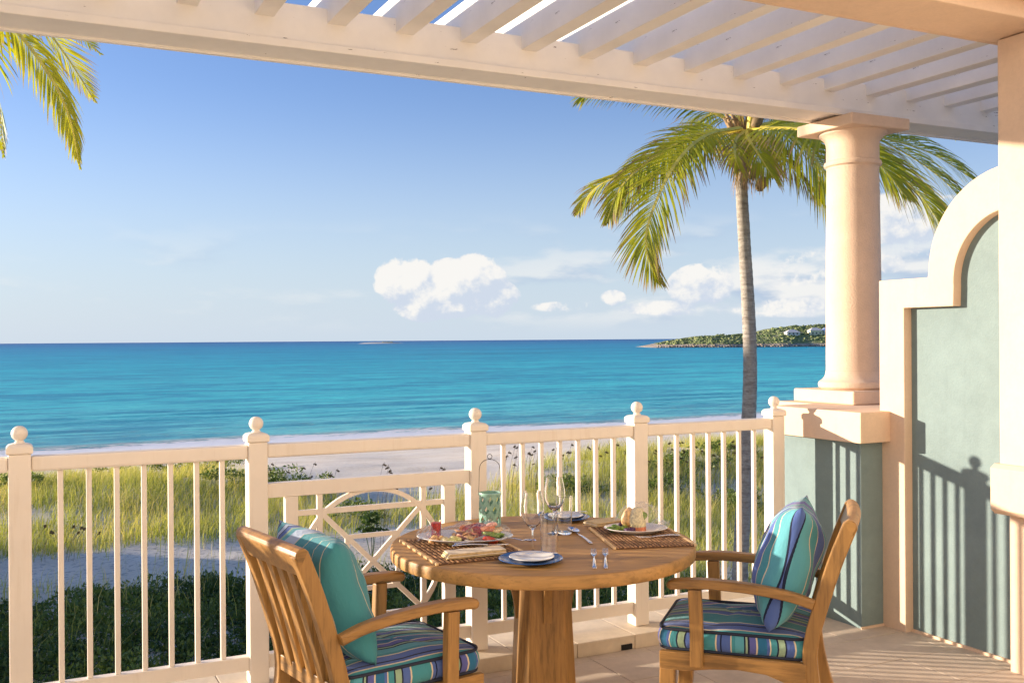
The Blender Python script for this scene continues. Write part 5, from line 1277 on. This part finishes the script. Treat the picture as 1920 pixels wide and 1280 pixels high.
foodthing('olives', 'small dark olives at the back of the platter', 'olives', base, -0.03, 0.03, many('olive', ['olive', 'olive', 'bread'], 9, 0.028, 0.014, 0.0105, 0.006, 0.010, 0.05, 0.95))
jp = onp(base, -0.128, 0.020, 0.001); jr = empty('jelly_glass', jp); tag(jr, 'small glass of red jelly standing on the left end of the platter', 'glass jar')
lathe('jar', [(0, 0), (0.021, 0), (0.0225, 0.003), (0.0245, 0.082), (0.0235, 0.082), (0.0215, 0.004), (0, 0.003)], M['glass'], jr, 32)
lathe('jelly', [(0, 0.0036), (0.0208, 0.0046), (0.0225, 0.073), (0, 0.074)], M['jelly'], jr, 32)
def film(name, c, wx, wy, h, label, seed, cut=0.0, amp=0.012, off=(0, 0)):
    n = 44; vs = []; fs = []
    for i in range(n+1):
        for j in range(n+1):
            u, v = -1+2*i/n, -1+2*j/n; e = max(0, 1-(abs(u)**2.2+abs(v)**2.2)/1.25)**0.5
            nz = noise.noise((u*3.2+seed, v*3.2, 1.3))*amp+abs(noise.noise((u*8+seed, v*8, 4.3)))*amp*0.9
            vs.append(c+rt*(u*wx+off[0]+nz*0.5)+bk*(v*wy+off[1])+Vector((0, 0, h*e+nz)))
    for i in range(n):
        for j in range(n):
            u, v = -1+2*(i+.5)/n, -1+2*(j+.5)/n
            if (u*u+v*v) > 1.05: continue
            fs.append((i*(n+1)+j, (i+1)*(n+1)+j, (i+1)*(n+1)+j+1, i*(n+1)+j+1))
    o = link(name, pydata(name, vs, fs, False), M['wrap']); tag(o, label, 'cling film', 'crumpled cling film'); return o
film('cling_film', onp(base, 0.035, 0, 0), 0.165, 0.13, 0.066, 'crumpled clear cling film over the left platter', 2.0, amp=0.020)
film('cling_film', onp(base, -0.165, 0.02, -0.002), 0.055, 0.07, 0.045, 'bunched end of clear film left of the jelly glass', 7.0, amp=0.032)
# right dessert plate
pc2 = tabp(1192, 1001); base2 = Vector((pc2.x, pc2.y, TZ+0.0150))
plate(1192, 1001, 0.140, M['china'], 'dessert_plate', 'oval white dessert plate with a tall wrapped dessert on the right placemat', 0.0090, 0.022, 1.04, 0.80, -TH)
foodthing('salad', 'green salad leaves at the left of the dessert plate', 'salad', base2, -0.075, 0.005, many('leaf', ['lettuce', 'lettuce', 'kiwi'], 12, 0.042, 0.030, 0.018, 0.0, 0.012, 0.4, 0.45))
foodthing('grapes', 'dark grapes at the front of the dessert plate', 'grapes', base2, -0.030, -0.052, many('grape', ['grape'], 11, 0.026, 0.010, 0.0098, 0.003, 0.010, 0.03, 0.98))
foodthing('purple_flowers', 'purple flower petals behind the salad on the dessert plate', 'flowers', base2, -0.050, 0.060, many('petal', ['grape'], 9, 0.040, 0.008, 0.009, 0.010, 0.012, 0.3, 0.6))
ds = empty('layered_dessert', onp(base2, 0.010, 0.0, 0.001)); tag(ds, 'tall pale layered dessert on an orange base under film', 'dessert')
lathe('orange_layer', [(0, 0), (0.036, 0), (0.038, 0.004), (0.037, 0.020), (0, 0.021)], M['salmon'], ds, 32)
lathe('cream_layer', [(0, 0.0212), (0.036, 0.0212), (0.038, 0.05), (0.033, 0.085), (0.020, 0.104), (0, 0.110)], M['mousse'], ds, 32)
slice_('kiwi_slice', ds, (0.006, -0.030, 0.072), 0.022, 'kiwi', R(80), -TH)
bd = blob('bread_roll', None, onp(base2, -0.028, 0.045, 0.055), (0.034, 0.026, 0.045), 'bread', 'small bread roll leaning behind the layered dessert', 'bread', 3)
film('cling_film', onp(base2, 0.012, 0.0, 0), 0.105, 0.08, 0.125, 'clear film peaked over the layered dessert', 5.0, amp=0.014)
film('cling_film', onp(base2, 0.105, 0.0, 0.006), 0.045, 0.06, 0.035, 'bunched end of film at the right of the dessert plate', 9.0, amp=0.026)

# ------------------------------------------------------------------ villa block added out of view on the left to shade dune and palm
nb = empty('shading_villa', (-17, 29.8, -3.2)); tag(nb, 'added peach villa block out of view on the left, placed to shade the dune', 'house')
box('wall', (-4.0, -4.3, -1.0), (4.0, 4.9, 8.9), M['facade'], nb)
box('roof', (-4.12, -4.42, 8.901), (4.12, 5.02, 9.25), M['stone'], nb)
for k in range(3):
    for z in (1.2, 5.0):
        box('window', (-3.1+2.4*k, -4.34, z), (-1.9+2.4*k, -4.301, z+1.7), M['pane'], nb)
        box('window', (4.001, -3.6+2.8*k, z), (4.04, -2.2+2.8*k, z+1.7), M['pane'], nb)
